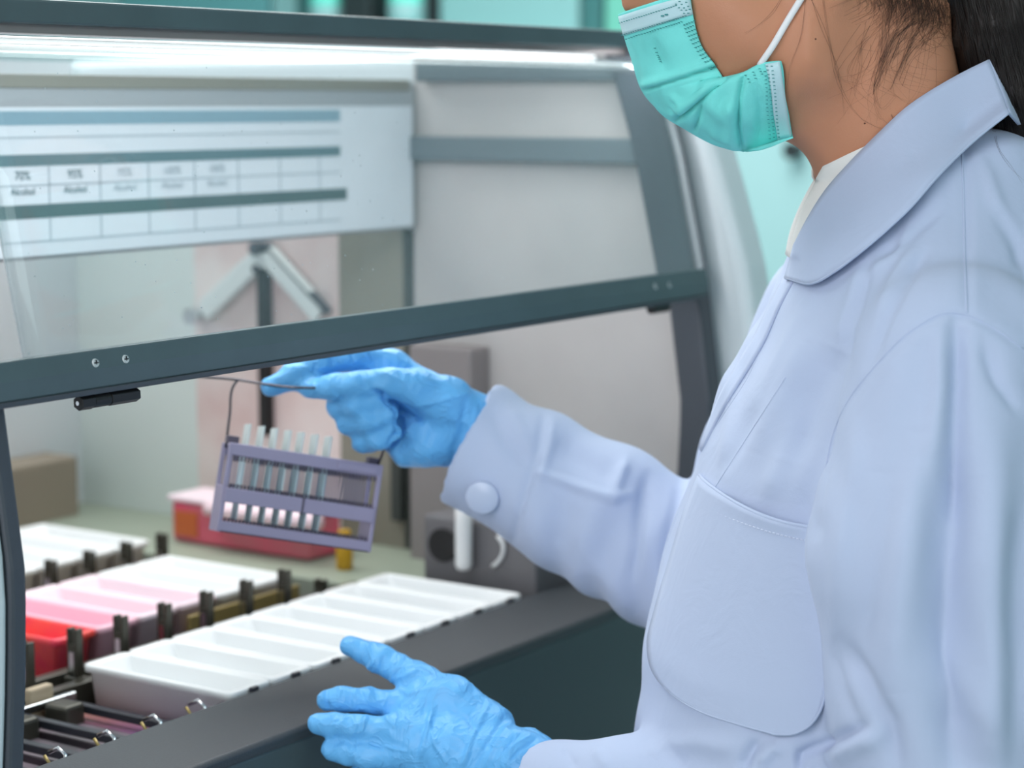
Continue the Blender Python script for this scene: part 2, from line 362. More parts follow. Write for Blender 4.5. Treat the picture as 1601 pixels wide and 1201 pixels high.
# side walls, posts and casing
for nm, m, y0, y1, z0, z1 in (('wall_seam', M['gap'], 1.377, 1.392, 0.95, 1.31), ('inner_side_wall', M['olive'], 1.392, 1.482, 0.95, 1.33), ('carriage_plate', M['stained'], 1.482, 1.698, 0.95, 1.33), ('far_side_wall', M['mint_wall'], 1.698, 1.90, 0.95, 1.33)):  # inner_side_wall: shade of the deeper wall is put into its olive colour
    mbox(nm, m, 1.862, 1.875, y0, y1, z0, z1)
MBM().prism_x([(Yf(z) + 0.02, z) for z in zs] + [(1.377, 1.50), (1.377, 0.97)], 1.862, 1.875).build('side_wall', M['steel'], mc)
MBM().prism_x(prof(lambda z: 0.0, lambda z: 0.046 if z > 1.27 else 0.036), 1.835, 1.862).build('side_post', M['post'], mc, 0.004)
MBM().prism_x(prof(lambda z: 0.002, lambda z: 0.034), 0.917, 0.931).build('side_post', M['post'], mc, 0.003)
zz = np.linspace(0.74, 1.50, 26)
bul = lambda z: float(np.interp(z, [0.74, 0.98, 1.15, 1.30, 1.42, 1.50], [0.0, -0.02, -0.036, -0.034, -0.022, 0.0]))
MBM().prism_x([(Yf(z) + bul(z), z) for z in zz] + [(1.92, 1.50), (1.92, 0.74)], 1.876, 1.93).build('side_casing', M['white_case'], mc, 0.012, seg=3)
MBM().prism_x([(Yf(z) + 0.004, z) for z in zz] + [(1.92, 1.50), (1.92, 0.74)], 0.85, 0.916).build('side_casing', M['white_case'], mc, 0.004)
mbox('side_wall', M['backplate'], 0.932, 0.94, 1.04, 1.89, 0.92, 1.33)
# back of the chamber
mbox('back_plate', M['backplate'], 0.93, 1.862, 1.89, 1.905, 0.92, 1.50)
mbox('back_box', M['brown'], 0.95, 1.802, 1.835, 1.89, 0.92, 1.030, 0.004)
# gantry cover with the chart on it
mbox('gantry_cover', M['cover'], 0.94, 1.860, 1.372, 1.40, 1.314, 1.474, 0.006)
mbox('cover_edge', M['olive'], 0.98, 1.845, 1.369, 1.372, 1.462, 1.474, 0.001)
# side wall channel and header
mbox('wall_channel', M['beam'], 1.842, 1.862, 1.07, 1.371, 1.389, 1.414, 0.002)
mbox('wall_header', M['beam'], 1.842, 1.862, 1.09, 1.36, 1.472, 1.492, 0.002)
# robot arm hanging on the carriage plate
ra = mbox('carriage_slot', M['black'], 1.850, 1.862, 1.579, 1.592, 1.07, 1.26)
def slat(a, b, wdt, x0, x1, m, parent, name):
    a = np.array(a); b = np.array(b); d = (b - a) / np.linalg.norm(b - a); n = np.array([-d[1], d[0]]) * wdt / 2
    pr = [tuple(a + n), tuple(b + n), tuple(b - n), tuple(a - n)]
    return MBM().prism_x(pr, x0, x1).build(name, m, parent, 0.002)
slat((1.581, 1.279), (1.674, 1.208), 0.024, 1.846, 1.858, M['arm'], mc, 'gripper_arm')
slat((1.577, 1.279), (1.499, 1.214), 0.024, 1.846, 1.858, M['arm'], mc, 'gripper_arm')
slat((1.579, 1.291), (1.489, 1.217), 0.007, 1.846, 1.858, M['post'], mc, 'gripper_edge')
MBM().tube([(1.835, 1.683, 1.203), (1.86, 1.683, 1.203)], 0.010, 16).build('gripper_pivot', M['chrome'], mc)
MBM().tube([(1.842, 1.588, 1.262), (1.86, 1.588, 1.262)], 0.005, 12).build('gripper_pivot', M['dark_chrome'], mc)
MBM().tube([(1.842, 1.589, 1.285), (1.86, 1.589, 1.285)], 0.008, 12).build('gripper_pivot', M['post'], mc)
# boxes on the right inner wall
mbox('heater_box', M['greybox'], 1.825, 1.862, 1.277, 1.358, 0.95, 1.192, 0.003)
mbox('wall_strip', M['gap'], 1.852, 1.862, 1.391, 1.404, 0.99, 1.12)
mbox('drain_box', M['darkbox'], 1.694, 1.862, 1.108, 1.244, 0.957, 1.040, 0.004)
q = on(690, 853, 0, 1.69); MBM().tube([(1.690, q[1], q[2]), (1.696, q[1], q[2])], 0.017, 20).build('drain_knob', M['black'], mc, 0.001)
# top bar and inner trim of the lid
mbox('top_bar', M['bar'], 0.86, 1.852, 1.088, 1.112, 1.503, 1.520, 0.002)
mbox('top_trim', M['greybox'], 0.90, 1.846, 1.095, 1.112, 1.497, 1.503)
# interior lamp under the top bar
e_ = bpy.data.materials.new('lamp_tube'); e_.use_nodes = True; e_.node_tree.nodes['Principled BSDF'].inputs['Emission Color'].default_value = (0.95, 1, 1, 1); e_.node_tree.nodes['Principled BSDF'].inputs['Emission Strength'].default_value = 1.3
LA, LB = (0.96, 0, 0), on(962, 93, 1, 1.118)
MBM().tube([(LA[0], 1.118, LB[2]), (1.812, 1.118, LB[2])], 0.0030, 12).build('lamp_tube', e_, mc, 0, True)
mbox('lamp_holder', M['cover'], 0.95, 1.83, 1.112, 1.128, LB[2] + 0.004, LB[2] + 0.010, 0.001)
area('chamber_lamp', (1.40, 1.128, LB[2] - 0.004), (1.45, 1.50, 0.98), 0.85, 0.02, 1.0, (1.0, 0.985, 1.0))
# lid pane: curved acrylic sheet, rolled back at the top
def lidprof():
    P = [(Yf(z) - 0.008, z) for z in np.linspace(1.266, 1.468, 14)]
    y0, z0 = P[-1]; r = 0.030
    for a in np.linspace(0.15, 1.0, 9)[1:]:
        th = a * math.pi / 2; P.append((y0 + 0.001 + r * (1 - math.cos(th)) * 1.15, z0 + r * math.sin(th) * 0.78))
    yl, zl = P[-1]; P += [(yl + 0.02, zl + 0.0005)]
    return P
LP = lidprof(); xs = np.linspace(0.9435, 1.838, 40)
G = np.array([[(x, y, z) for x in xs] for y, z in LP])
lp = MBM().grid(G).build('lid_pane', M['pane'], mc, 0, True, solid=0.004, offset=0)
# lid's lower bar (L profile) with screws and the latch
bar = MBM().prism_x([(1.000, 1.263), (1.000, 1.276), (1.0035, 1.2885), (1.010, 1.2885), (1.0085, 1.276), (1.016, 1.268), (1.016, 1.263)], 0.86, 1.838).build('lid_bar', M['bar'], mc, 0.0012)
MBM().prism_x([(0.9985, 1.2595), (0.9985, 1.2632), (1.016, 1.2632), (1.016, 1.2595)], 0.86, 1.838).build('bar_edge', M['post'], bar, 0.0008)
for sx_, sy_ in ((148, 568), (195, 562), (883, 451), (905, 449)):
    if sx_ > 800: sx_ += 140; sy_ -= 3
    c = on(sx_, sy_, 1, 1.0018); mb = MBM(); n = 20
    mb.tube([c, c + np.array([0, -0.0016, 0.0004])], [0.0033, 0.0026], n)
    sc = mb.build('screw', M['screw'], bar, 0, False)
    mb = MBM(); e = c + np.array([0, -0.0017, 0.0004]); mb.box(e[0] - 0.002, e[0] + 0.002, e[1] - 0.0002, e[1] + 0.0004, e[2] - 0.0004, e[2] + 0.0004); mb.box(e[0] - 0.0004, e[0] + 0.0004, e[1] - 0.0002, e[1] + 0.0004, e[2] - 0.002, e[2] + 0.002)
    mb.build('screw_slot', M['black'], bar)
la = np.array([0.987, 1.004, 1.2545])
lt = MBM().tube([la, la + [0.012, 0, 0]], 0.0052, 6); lt.tube([la + [0.0122, 0, 0], la + [0.027, 0, 0]], 0.0046, 16); lt.tube([la + [0.0275, 0, 0], la + [0.054, 0, 0]], 0.0052, 6)
lto = lt.build('latch', M['black'], bar, 0.0006)
MBM().tube([la - [0.0008, 0, 0], la + [0.001, 0, 0]], 0.0015, 12).build('latch_pin', M['chrome'], bar)
MBM().tube([(1.735, 1.006, 1.256), (1.765, 1.006, 1.256)], 0.005, 8).build('latch', M['black'], bar, 0.0006)
# rails between the trough rows, with forked catch clips
for y in (1.285, 1.322): mbox('trough_rail', M['clip'], 0.95, 1.685, y - 0.006, y + 0.006, 0.918, 0.962, 0.001)
mbox('trough_rail', M['brass'], 0.95, 1.685, 1.536, 1.556, 0.918, 0.958, 0.001)
mbox('trough_rail', M['rod'], 0.95, 1.685, 1.103, 1.108, 0.93, 0.972, 0.001)
def clip(x, y, z0=0.955, h=0.05, wd=0.008):
    b = MBM(); k = wd / 2
    b.box(x - k, x + k, y - 0.006, y + 0.006, z0, z0 + h * 0.72)
    b.box(x - k, x + k, y - 0.006, y - 0.0025, z0 + h * 0.7, z0 + h); b.box(x - k, x + k, y + 0.0025, y + 0.006, z0 + h * 0.7, z0 + h)
    b.box(x - k * 1.6, x + k * 1.6, y - 0.008, y + 0.008, z0 - 0.012, z0 + 0.008)
    o = b.build('catch_clip', M['clip'], mc, 0.0008)
    MBM().box(x - k - 0.0008, x - k, y - 0.003, y + 0.003, z0 + h * 0.15, z0 + h * 0.6).build('clip_spring', M['chrome'], o)
for k in range(8): clip(1.208 + 0.0555 * k, 1.297, 0.955, 0.05 if k < 7 else 0.03)
for k in range(4): clip(1.475 + 0.0535 * k, 1.545, 0.95, 0.046)
mbox('rail_plate', M['brass'], 1.44, 1.60, 1.327, 1.331, 0.94, 0.975, 0.001)
mbox('tan_block', M['tan'], 1.188, 1.214, 1.272, 1.281, 0.945, 0.972, 0.002)
for k in range(8):   # short notches at the front ends
    x = 1.245 + 0.053 * k; mbox('front_catch', M['rod'], x + 0.020, x + 0.029, 1.100, 1.104, 0.976, 0.983, 0.001)
# empty bay beside the near trough: rods, wire catches, stained plates
for k in range(4):
    x = 1.222 - 0.05 * k
    mbox('bay_rod', M['rod'], x - 0.004, x + 0.004, 1.108, 1.265, 0.950, 0.957, 0.001)
    mbox('bay_plate', M['well'], x - 0.046, x - 0.010, 1.118, 1.255, 0.925, 0.945, 0.002)
    MBM().tube([(x - 0.008, 1.106, 0.965), (x - 0.008, 1.105, 0.979), (x - 0.008, 1.112, 0.983), (x - 0.008, 1.122, 0.978)], 0.0016, 8).build('wire_catch', M['chrome'], mc, 0, True)
    MBM().tube([(x - 0.022, 1.106, 0.962), (x - 0.022, 1.107, 0.976), (x - 0.022, 1.112, 0.981)], 0.0013, 8).build('wire_catch', M['brass'], mc, 0, True)
    mbox('bay_latch', M['clip'], x - 0.030, x - 0.008, 1.236, 1.262, 0.935, 0.962, 0.003)
mbox('bay_plate', M['purple'], 1.216, 1.240, 1.118, 1.262, 0.925, 0.944, 0.002)
mbox('bay_rail', M['chrome'], 1.00, 1.232, 1.264, 1.270, 0.955, 0.962, 0.001)

# ------------------------------------------------------------------ chart on the gantry cover
def cov(px, py): q = on(px, py, 1, 1.371); return q
q0 = cov(0, 405); q1 = cov(636, 176)
ch = empty('reagent_chart', (1.50, 1.3675, 1.32)); CT = np.array([1.50, 1.3675, 1.32])
def sheet(name, m, x0, x1, z0, z1, d, parent=None):
    b = MB().box(x0 - CT[0], x1 - CT[0], -d, -d + 0.0004, z0 - CT[2], z1 - CT[2]); return b.build(name, m, parent or ch)
sheet('chart_sheet', M['paper'], 1.10, 1.846, 1.318, 1.446, 0.0006)
X1 = 1.722
for m, z0, z1 in ((M['ink_soft'], 1.4305, 1.4425), (M['ink'], 1.3955, 1.4055), (M['ink_dark'], 1.3505, 1.3625)): sheet('printed_stripe', m, 1.10, X1 + (0.01 if z0 < 1.36 else 0), z0, z1, 0.0010)
for z in (1.3305, 1.379, 1.42): sheet('printed_line', M['ink_line'], 1.10, X1, z - 0.0008, z + 0.0008, 0.0010)
for k in range(10):
    x = 1.13 + 0.062 * k
    for za, zb in ((1.3305, 1.352), (1.3615, 1.3965)): sheet('printed_line', M['ink_line'], x - 0.0008, x + 0.0008, za, zb, 0.0010)
tf = [('FIX', 'Alcohol'), ('Tap', 'Water'), ('Hema', 'toxylin'), ('Tap', 'Water')]
def text(body, x, z, size, m='ink'):
    c = bpy.data.curves.new('printed_word', 'FONT'); c.body = body; c.size = size; c.align_x = 'CENTER'; c.extrude = 0.0001
    o = bpy.data.objects.new('printed_word', c); COL.objects.link(o)
    me = bpy.data.meshes.new_from_object(o.evaluated_get(bpy.context.evaluated_depsgraph_get())); bpy.data.objects.remove(o)
    o2 = link('printed_word', me, M[m], ch); o2.location = (x - CT[0], -0.0012, z - CT[2]); o2.rotation_euler = (math.pi / 2, 0, 0)
for k, ws in enumerate(('70%', '95%', '95%', '100%', '100%')): text(ws, 1.285 + 0.062 * k, 1.384, 0.011, 'ink' if k < 2 else 'ink_line'); text('Alcohol', 1.285 + 0.062 * k, 1.371, 0.009, 'ink' if k < 2 else 'ink_line')
tag(ch, 'white printed chart with teal header stripes on the inner cover behind the lid', 'chart')

# ------------------------------------------------------------------ troughs
TW, TL, TD = 0.051, 0.165, 0.046
def trough_mesh():
    b = MB(); hw, hl = TW / 2, TL / 2
    def ring(w, l, z, r=0.006, n=4):
        out = []
        for cx, cy, a0 in ((w - r, l - r, 0), (-w + r, l - r, 90), (-w + r, -l + r, 180), (w - r, -l + r, 270)):
            out += [(cx + r * math.cos(math.radians(a0 + 90 * i / n)), cy + r * math.sin(math.radians(a0 + 90 * i / n)), z) for i in range(n + 1)]
        return out
    R = [ring(hw * 0.78, hl * 0.90, -TD), ring(hw * 0.88, hl * 0.95, -0.008), ring(hw, hl, -0.006), ring(hw, hl, -0.001), ring(hw - 0.001, hl - 0.001, 0), ring(hw - 0.004, hl - 0.006, 0), ring(hw - 0.005, hl - 0.008, -0.002), ring(hw - 0.008, hl - 0.026, -0.030), ring(hw - 0.010, hl - 0.034, -0.040)]
    n = len(R[0]); v = [p for r in R for p in r]; f = []
    for i in range(len(R) - 1):
        for k in range(n): f.append((i * n + k, i * n + (k + 1) % n, (i + 1) * n + (k + 1) % n, (i + 1) * n + k))
    f.append(tuple(range(n))[::-1]); f.append(tuple(range((len(R) - 1) * n, len(R) * n)))
    b.add(v, f); return b
def liquid_mesh():
    b = MB(); hw, hl = TW / 2 - 0.0085, TL / 2 - 0.0275
    return b.box(-hw, hw, -hl, hl, -0.032, -0.029)
proto = {}
def trough(x, y, z, wall, liq, label, group):
    t = empty('staining_trough', (x, y, z))
    k = (wall, liq)
    if k not in proto:
        proto[k] = (trough_mesh().build('trough_shell', M[wall], t, 0, True), liquid_mesh().build('reagent', M[liq], t))
    else:
        for ch_ in proto[k]:
            c = ch_.copy(); COL.objects.link(c); c.parent = t
    tag(t, label, 'trough', group)
ordn = ['nearest', 'second', 'third', 'fourth', 'fifth', 'sixth', 'seventh', 'farthest']
for k in range(8):
    w_ = ordn[k]
    trough(1.270 + 0.053 * k, 1.1875, 0.982, 'trough', 'clear_liquid', f'white staining trough in the row along the front lip, {w_} ' + ('to the empty bay' if k == 0 else 'from the empty bay'), 'front row of white troughs')
row2 = [('red', 'red_liquid'), ('pink_wall', 'pink_liquid'), ('pinkish', 'pink_liquid'), ('pinkish', 'clear_liquid'), ('trough', 'clear_liquid'), ('trough', 'clear_liquid')]
lab2 = ['red stained trough holding red reagent, in the second row behind the left post', 'pink tinted trough next to the red stained one in the second row', 'pink tinted trough, second beyond the red one in the second row', 'faintly pink trough, third beyond the red one in the second row', 'white trough, fourth beyond the red one in the second row', 'white trough at the far end of the second row, beside the green deck']
for k in range(6): trough(1.313 + 0.0535 * k, 1.427, 0.982, *row2[k], lab2[k], 'second row of troughs')
lab3 = ['white trough in the back row, closest to the left post', 'white trough in the middle of the back row', 'white trough in the back row just before the long lidded one', 'long white trough at the far end of the back row below the taupe box']
for k in range(4): trough(1.467 + 0.0535 * k, 1.66, 0.982, 'trough', 'clear_liquid', lab3[k], 'back row of troughs')

# pink stained tray on the deck below the carriage plate, with white rod lying in it
t = empty('reagent_tray', (1.775, 1.535, 0.9585)); b = MB()
TY = 0.10
MB().box(-0.028, 0.028, -TY, TY, 0, 0.046).build('tray_body', M['pink_tray'], t, 0.005)
MB().box(-0.031, 0.031, -TY - 0.004, TY + 0.004, 0.046, 0.053).build('tray_rim', M['pinkish'], t, 0.003)
MB().box(-0.0295, -0.028, 0.060, 0.094, 0.008, 0.036).build('stain_patch', M['orange'], t)
tag(t, 'pink stained tray on the pale green deck behind the hanging rack', 'tray')
p0 = on(324, 795, 0, 1.735); p1 = on(500, 818, 0, 1.735)
t = tag(MB().tube([p0 + (p1 - p0) * s_ for s_ in np.linspace(0, 1, 6)], [0.0075, 0.009, 0.009, 0.009, 0.009, 0.0075], 16).build('tray_handle', M['pinkwhite'], None, 0, True), 'glossy pinkish white rod in front of the pink tray, behind the rack', 'rod')
# amber cap beside it
q = on(538, 822, 0, 1.74); t = empty('amber_vial', (1.74, q[1], 0.958))
MB().lathe([(0.008, 0), (0.009, 0.002), (0.009, 0.03), (0.006, 0.034)], (0, 0, 0), 16).build('vial_body', M['yellow'], t, 0, True); MB().lathe([(0.007, 0.033), (0.007, 0.042)], (0, 0, 0), 16).build('vial_cap', M['yellow'], t)
tag(t, 'small amber vial on the deck seen through the right end of the rack', 'vial')
# white tube and hook at the drain box
q = on(725, 850, 0, 1.682); t = empty('white_tube', (1.682, q[1], 1.0)); a = on(727, 812, 0, 1.682)[2]; c = on(724, 890, 0, 1.682)[2]
MB().tube([(0, 0, a + 0.02 - 1.0), (0, 0, a - 1.0), (0, 0, c + 0.004 - 1.0), (0, 0, c - 1.0)], [0.0085, 0.0085, 0.0085, 0.006], 18).build('tube_body', M['white'], t, 0, True)
MB().box(0, 0.0125, -0.003, 0.003, a + 0.004 - 1.0, a + 0.014 - 1.0).build('tube_bracket', M['white'], t, 0.001)
tag(t, 'short white tube hanging by the grey drain box under the cuff', 'tube')
pts = [on(*p_, 0, 1.691) for p_ in ((778, 838), (786, 850), (787, 862), (781, 876), (770, 886))]
tag(MB().tube(spline(pts, 14), 0.0021, 8).build('wire_hook', M['white'], None, 0, True), 'thin white curved wire hook below the far sleeve', 'hook')

# ================================================================== PERSON
# -------- signed-distance modelling in the person's frame (right, away, up)
def smin(a, b, k):
    h = np.clip(0.5 + 0.5 * (b - a) / k, 0, 1); return b + (a - b) * h - k * h * (1 - h)
def sd_cone(P, a, b, ra, rb):
    a = np.asarray(a, np.float32); b = np.asarray(b, np.float32); ab = b - a
    t = np.clip(((P - a) @ ab) / max(float(ab @ ab), 1e-9), 0, 1)
    d = P - a - t[..., None] * ab
    return np.sqrt(np.einsum('...i,...i->...', d, d)) - (ra + (rb - ra) * t)
def sd_ell(P, c, r):
    q = (P - np.asarray(c, np.float32)) / np.asarray(r, np.float32); k0 = np.sqrt((q * q).sum(-1))
    q2 = q / np.asarray(r, np.float32); k1 = np.sqrt((q2 * q2).sum(-1)) + 1e-6
    return k0 * (k0 - 1.0) / k1
class Vol:
    def __init__(s, lo, hi, h):
        s.lo = np.array(lo, np.float32); s.h = h; s.n = np.ceil((np.array(hi) - s.lo) / h).astype(int) + 1
        s.D = np.full(s.n, 0.08, np.float32)
    def sub(s, lo, hi):
        i0 = np.maximum(np.floor((np.array(lo) - s.lo) / s.h).astype(int), 0); i1 = np.minimum(np.ceil((np.array(hi) - s.lo) / s.h).astype(int) + 1, s.n)
        ax = [s.lo[k] + s.h * np.arange(i0[k], i1[k], dtype=np.float32) for k in range(3)]
        P = np.stack(np.meshgrid(*ax, indexing='ij'), -1); return tuple(slice(i0[k], i1[k]) for k in range(3)), P
    def put(s, fn, lo, hi, k=0.01, mode='+'):
        m = 0.05; sl, P = s.sub(np.array(lo) - m, np.array(hi) + m)
        if P.size == 0: return
        d = fn(P); D = s.D[sl]
        s.D[sl] = smin(D, d, k) if mode == '+' else -smin(-D, d, k)
    def cone(s, a, b, ra, rb, k=0.01, mode='+'):
        a = np.array(a); b = np.array(b); r = max(ra, rb)
        s.put(lambda P: sd_cone(P, a, b, ra, rb), np.minimum(a, b) - r, np.maximum(a, b) + r, k, mode)
    def chain(s, pts, rs, k=0.008, kj=0.004):
        """a limb of joined cones blended once into the body"""
        pts = [np.array(p) for p in pts]; r = max(rs)
        def fn(P):
            d = None
            for i in range(len(pts) - 1):
                e = sd_cone(P, pts[i], pts[i + 1], rs[i], rs[i + 1]); d = e if d is None else smin(d, e, kj)
            return d
        s.put(fn, np.min(pts, 0) - r, np.max(pts, 0) + r, k)
    def ell(s, c, r, k=0.01, mode='+'):
        c = np.array(c); r = np.array(r); s.put(lambda P: sd_ell(P, c, r), c - r, c + r, k, mode)
    def mesh(s):
        D = s.D; neg = D < 0; n = s.n
        cnt = sum(neg[i:n[0]-1+i, j:n[1]-1+j, k:n[2]-1+k].astype(np.uint8) for i in (0, 1) for j in (0, 1) for k in (0, 1))
        act = (cnt > 0) & (cnt < 8); idx = np.argwhere(act); ids = np.full(act.shape, -1, np.int64); ids[act] = np.arange(len(idx))
        acc = np.zeros((len(idx), 3)); num = np.zeros(len(idx))
        co = [(i, j, k) for i in (0, 1) for j in (0, 1) for k in (0, 1)]
        for a in co:
            for ax in range(3):
                if a[ax]: continue
                b = list(a); b[ax] = 1
                da = D[idx[:, 0] + a[0], idx[:, 1] + a[1], idx[:, 2] + a[2]]; db = D[idx[:, 0] + b[0], idx[:, 1] + b[1], idx[:, 2] + b[2]]
                m = (da < 0) != (db < 0); t = np.where(m, da / np.where(m, da - db, 1), 0)
                p = np.tile(np.array(a, float), (len(idx), 1)); p[:, ax] = t
                acc += p * m[:, None]; num += m
        V = s.lo + s.h * (idx + acc / num[:, None])
        Fc = []
        for ax in range(3):
            u, v = (ax + 1) % 3, (ax + 2) % 3
            sl0 = [slice(1, -1)] * 3; sl0[ax] = slice(0, n[ax] - 1); sl1 = list(sl0); sl1[ax] = slice(1, n[ax])
            ch = neg[tuple(sl0)] != neg[tuple(sl1)]; e = np.argwhere(ch); off = np.ones(3, int); off[ax] = 0; e = e + off
            ins = neg[e[:, 0], e[:, 1], e[:, 2]]
            q = []
            for du, dv in ((0, 0), (1, 0), (1, 1), (0, 1)):
                c = e.copy(); c[:, u] -= 1 - du; c[:, v] -= 1 - dv; q.append(ids[c[:, 0], c[:, 1], c[:, 2]])
            q = np.stack(q, 1); q[~ins] = q[~ins][:, ::-1]; Fc.append(q)
        return V, np.concatenate(Fc)
def relax(V, Fc, it=2, lam=0.5):
    E = np.concatenate([Fc[:, [0, 1]], Fc[:, [1, 2]], Fc[:, [2, 3]], Fc[:, [3, 0]]])
    for _ in range(it):
        a = np.zeros_like(V); c = np.zeros(len(V))
        np.add.at(a, E[:, 0], V[E[:, 1]]); np.add.at(a, E[:, 1], V[E[:, 0]]); np.add.at(c, E[:, 0], 1); np.add.at(c, E[:, 1], 1)
        V = V + lam * (a / c[:, None] - V)
    return V
def normals(V, Fc):
    n = np.cross(V[Fc[:, 2]] - V[Fc[:, 0]], V[Fc[:, 3]] - V[Fc[:, 1]]); N = np.zeros_like(V)
    for k in range(4): np.add.at(N, Fc[:, k], n)
    return N / (np.linalg.norm(N, axis=1)[:, None] + 1e-12)
def to_mesh(name, V, Fc, m, parent, smooth=True):
    me = bpy.data.meshes.new(name); me.vertices.add(len(V)); me.vertices.foreach_set('co', V.astype(np.float32).ravel())
    me.loops.add(Fc.size); me.polygons.add(len(Fc)); me.loops.foreach_set('vertex_index', Fc.astype(np.int32).ravel())
    me.polygons.foreach_set('loop_start', np.arange(0, Fc.size, 4, dtype=np.int32)); me.update(calc_edges=True); me.validate()
    if smooth: me.polygons.foreach_set('use_smooth', [True] * len(me.polygons))
    return link(name, me, m, parent)
def subdivide(V, Fc):
    """one Catmull-Clark step through a throw-away modifier"""
    me = bpy.data.meshes.new('tmp'); me.from_pydata(V.tolist(), [], Fc.tolist()); o = bpy.data.objects.new('tmp', me); COL.objects.link(o)
    o.modifiers.new('s', 'SUBSURF').levels = 1; dg = bpy.context.evaluated_depsgraph_get(); m2 = bpy.data.meshes.new_from_object(o.evaluated_get(dg))
    V2 = np.empty(len(m2.vertices) * 3); m2.vertices.foreach_get('co', V2); L = np.empty(len(m2.loops), int); m2.loops.foreach_get('vertex_index', L)
    bpy.data.objects.remove(o); return V2.reshape(-1, 3), L.reshape(-1, 4)
def noise3(P, f, seed=0):
    r = np.random.default_rng(seed); out = np.zeros(len(P))
    for _ in range(7):
        d = r.normal(size=3); d /= np.linalg.norm(d); out += np.sin(P @ d * f * r.uniform(0.7, 1.4) * 6.283 + r.uniform(0, 6.28))
    return out / 3.0
def seg_dist(px, py, poly):
    d = np.full(len(px), 1e9); tt = np.zeros(len(px)); P = np.stack([px, py], 1); n = len(poly) - 1
    for i in range(n):
        a = np.array(poly[i], float); b = np.array(poly[i + 1], float); ab = b - a; t = np.clip(((P - a) @ ab) / (ab @ ab), 0, 1)
        q = np.linalg.norm(P - a - t[:, None] * ab, axis=1); side = q < d; d = np.where(side, q, d); tt = np.where(side, (i + t) / n, tt)
    return d, tt
def folds(V, N, lst, W=None):
    """push folds in or out of a surface: (polyline in the photo, half width px, height m)"""
    px, py, _ = proj(V); view = CAM - V; view /= np.linalg.norm(view, axis=1)[:, None]; fac = np.clip((N * view).sum(1) * 3, 0, 1)
    H = np.zeros(len(V))
    for poly, wd, am in lst:
        d, t = seg_dist(px, py, poly); e = np.clip(np.minimum(t, 1 - t) * 5, 0, 1) ** 0.7
        H += am * np.exp(-(d / wd) ** 2) * (0.35 + 0.65 * e)
    if W is not None: H *= W
    return V + N * (H * fac)[:, None]

# -------- frame of the body
TA = 1.54
O = AL(1425, 600, TA)                        # body axis
def mid(px, py, T=0.0):
    """point of the plane through the body axis (offset T towards the camera)"""
    d = LM @ ray(px, py); c = LM @ np.array([0, 0, CAM[2]]); t = (O[1] - T) / d[1]; return c + d * t
PR = empty('person', tuple(toW(np.array([O[0], O[1], 0]))))
PO = np.array(PR.location)
tag(PR, 'person in lavender white lab coat, mint mask and blue gloves reaching into the machine', 'person')
def padd(name, V, Fc, m, parent=None): return to_mesh(name, toW(V) - PO, Fc, m, parent or PR)
class MBP(MB):                               # mesh builder in world coordinates under the person
    def build(s, name, m, parent=None, *a, **k):
        s.v = [tuple(np.array(p) - PO) for p in s.v]; return super().build(name, m, parent or PR, *a, **k)

# -------- torso profile from the front outline
fr = [mid(x, y) for x, y in ((1292, 258), (1262, 310), (1240, 380), (1226, 440), (1182, 520), (1136, 600), (1106, 680), (1086, 745), (1040, 900), (1010, 1000), (992, 1165))]
tz = np.array([q[2] for q in fr][::-1]); ta = np.array([O[0] - q[0] for q in fr][::-1])
ta[-3:] -= np.array([0.004, 0.016, 0.02]); tz = np.r_[0.42, 0.85, tz]; ta = np.r_[0.24, 0.205, ta]
def torso_sd(P, grow=0.0):
    z = P[..., 2]; a = np.interp(z, tz, ta); b = np.interp(z, [0.42, 0.9, 1.2, 1.3, 1.38, 1.43], [0.19, 0.16, 0.14, 0.125, 0.10, 0.085])
    w = np.interp(z, [0.42, 0.9, 1.1, 1.2, 1.27, 1.31, 1.345, 1.375, 1.41, 1.44], [0.25, 0.20, 0.19, 0.182, 0.165, 0.15, 0.125, 0.10, 0.075, 0.06])
    x = O[0] - P[..., 0]; h = np.where(x > 0, a, b) + grow; y = np.abs(P[..., 1] - O[1]); w = w + grow
    n = 2.35; f = ((np.abs(x) / h) ** n + (y / w) ** n) ** (1 / n)
    d = (f - 1) * np.minimum(h, w) * 0.92
    return np.maximum(d, np.maximum(z - 1.398 - np.clip((P[..., 0] - O[0]) * 0.3, 0, 0.018), 0.45 - z))
SH = AL(1497, 585, 1.385); EL = AL(1478, 1340, 1.40); WR = AL(836, 1234, 1.553)
SHR = O + np.array([-0.02, 0.155, 0]); SHR[2] = 1.275
ELR = AL(1150, 925, 1.735); WRR = AL(728, 692, 1.785)

# -------- coat volume
cl = Vol((AL(660, 700, 1.8)[0] - 0.02, 1.22, 0.43), (O[0] + 0.26, 1.90, 1.46), 0.0045)
cl.put(torso_sd, (O[0] - 0.26, O[1] - 0.27, 0.43), (O[0] + 0.22, O[1] + 0.27, 1.44), 0.02)
nk = np.array([O[0] + 0.028, O[1], 1.374])
cl.cone(nk + [0, -0.03, 0.006], SH + [0, 0.02, 0.004], 0.055, 0.060, 0.03)
cl.cone(nk + [0, 0.03, 0], SHR, 0.055, 0.062, 0.03)
cl.chain([SH, AL(1467, 860, 1.370), AL(1486, 1060, 1.372), EL], [0.071, 0.080, 0.077, 0.076], 0.007, 0.02)
cl.chain([EL, AL(1240, 1322, 1.455), AL(1010, 1266, 1.508), WR], [0.075, 0.067, 0.049, 0.0385], 0.012, 0.02)
cl.chain([SHR, SHR * 0.5 + ELR * 0.5, ELR], [0.070, 0.072, 0.067], 0.004, 0.02)
cuff_end = AL(712, 681, 1.790)
cl.chain([ELR, ELR * 0.5 + cuff_end * 0.5, cuff_end], [0.067, 0.057, 0.0555], 0.006, 0.02)
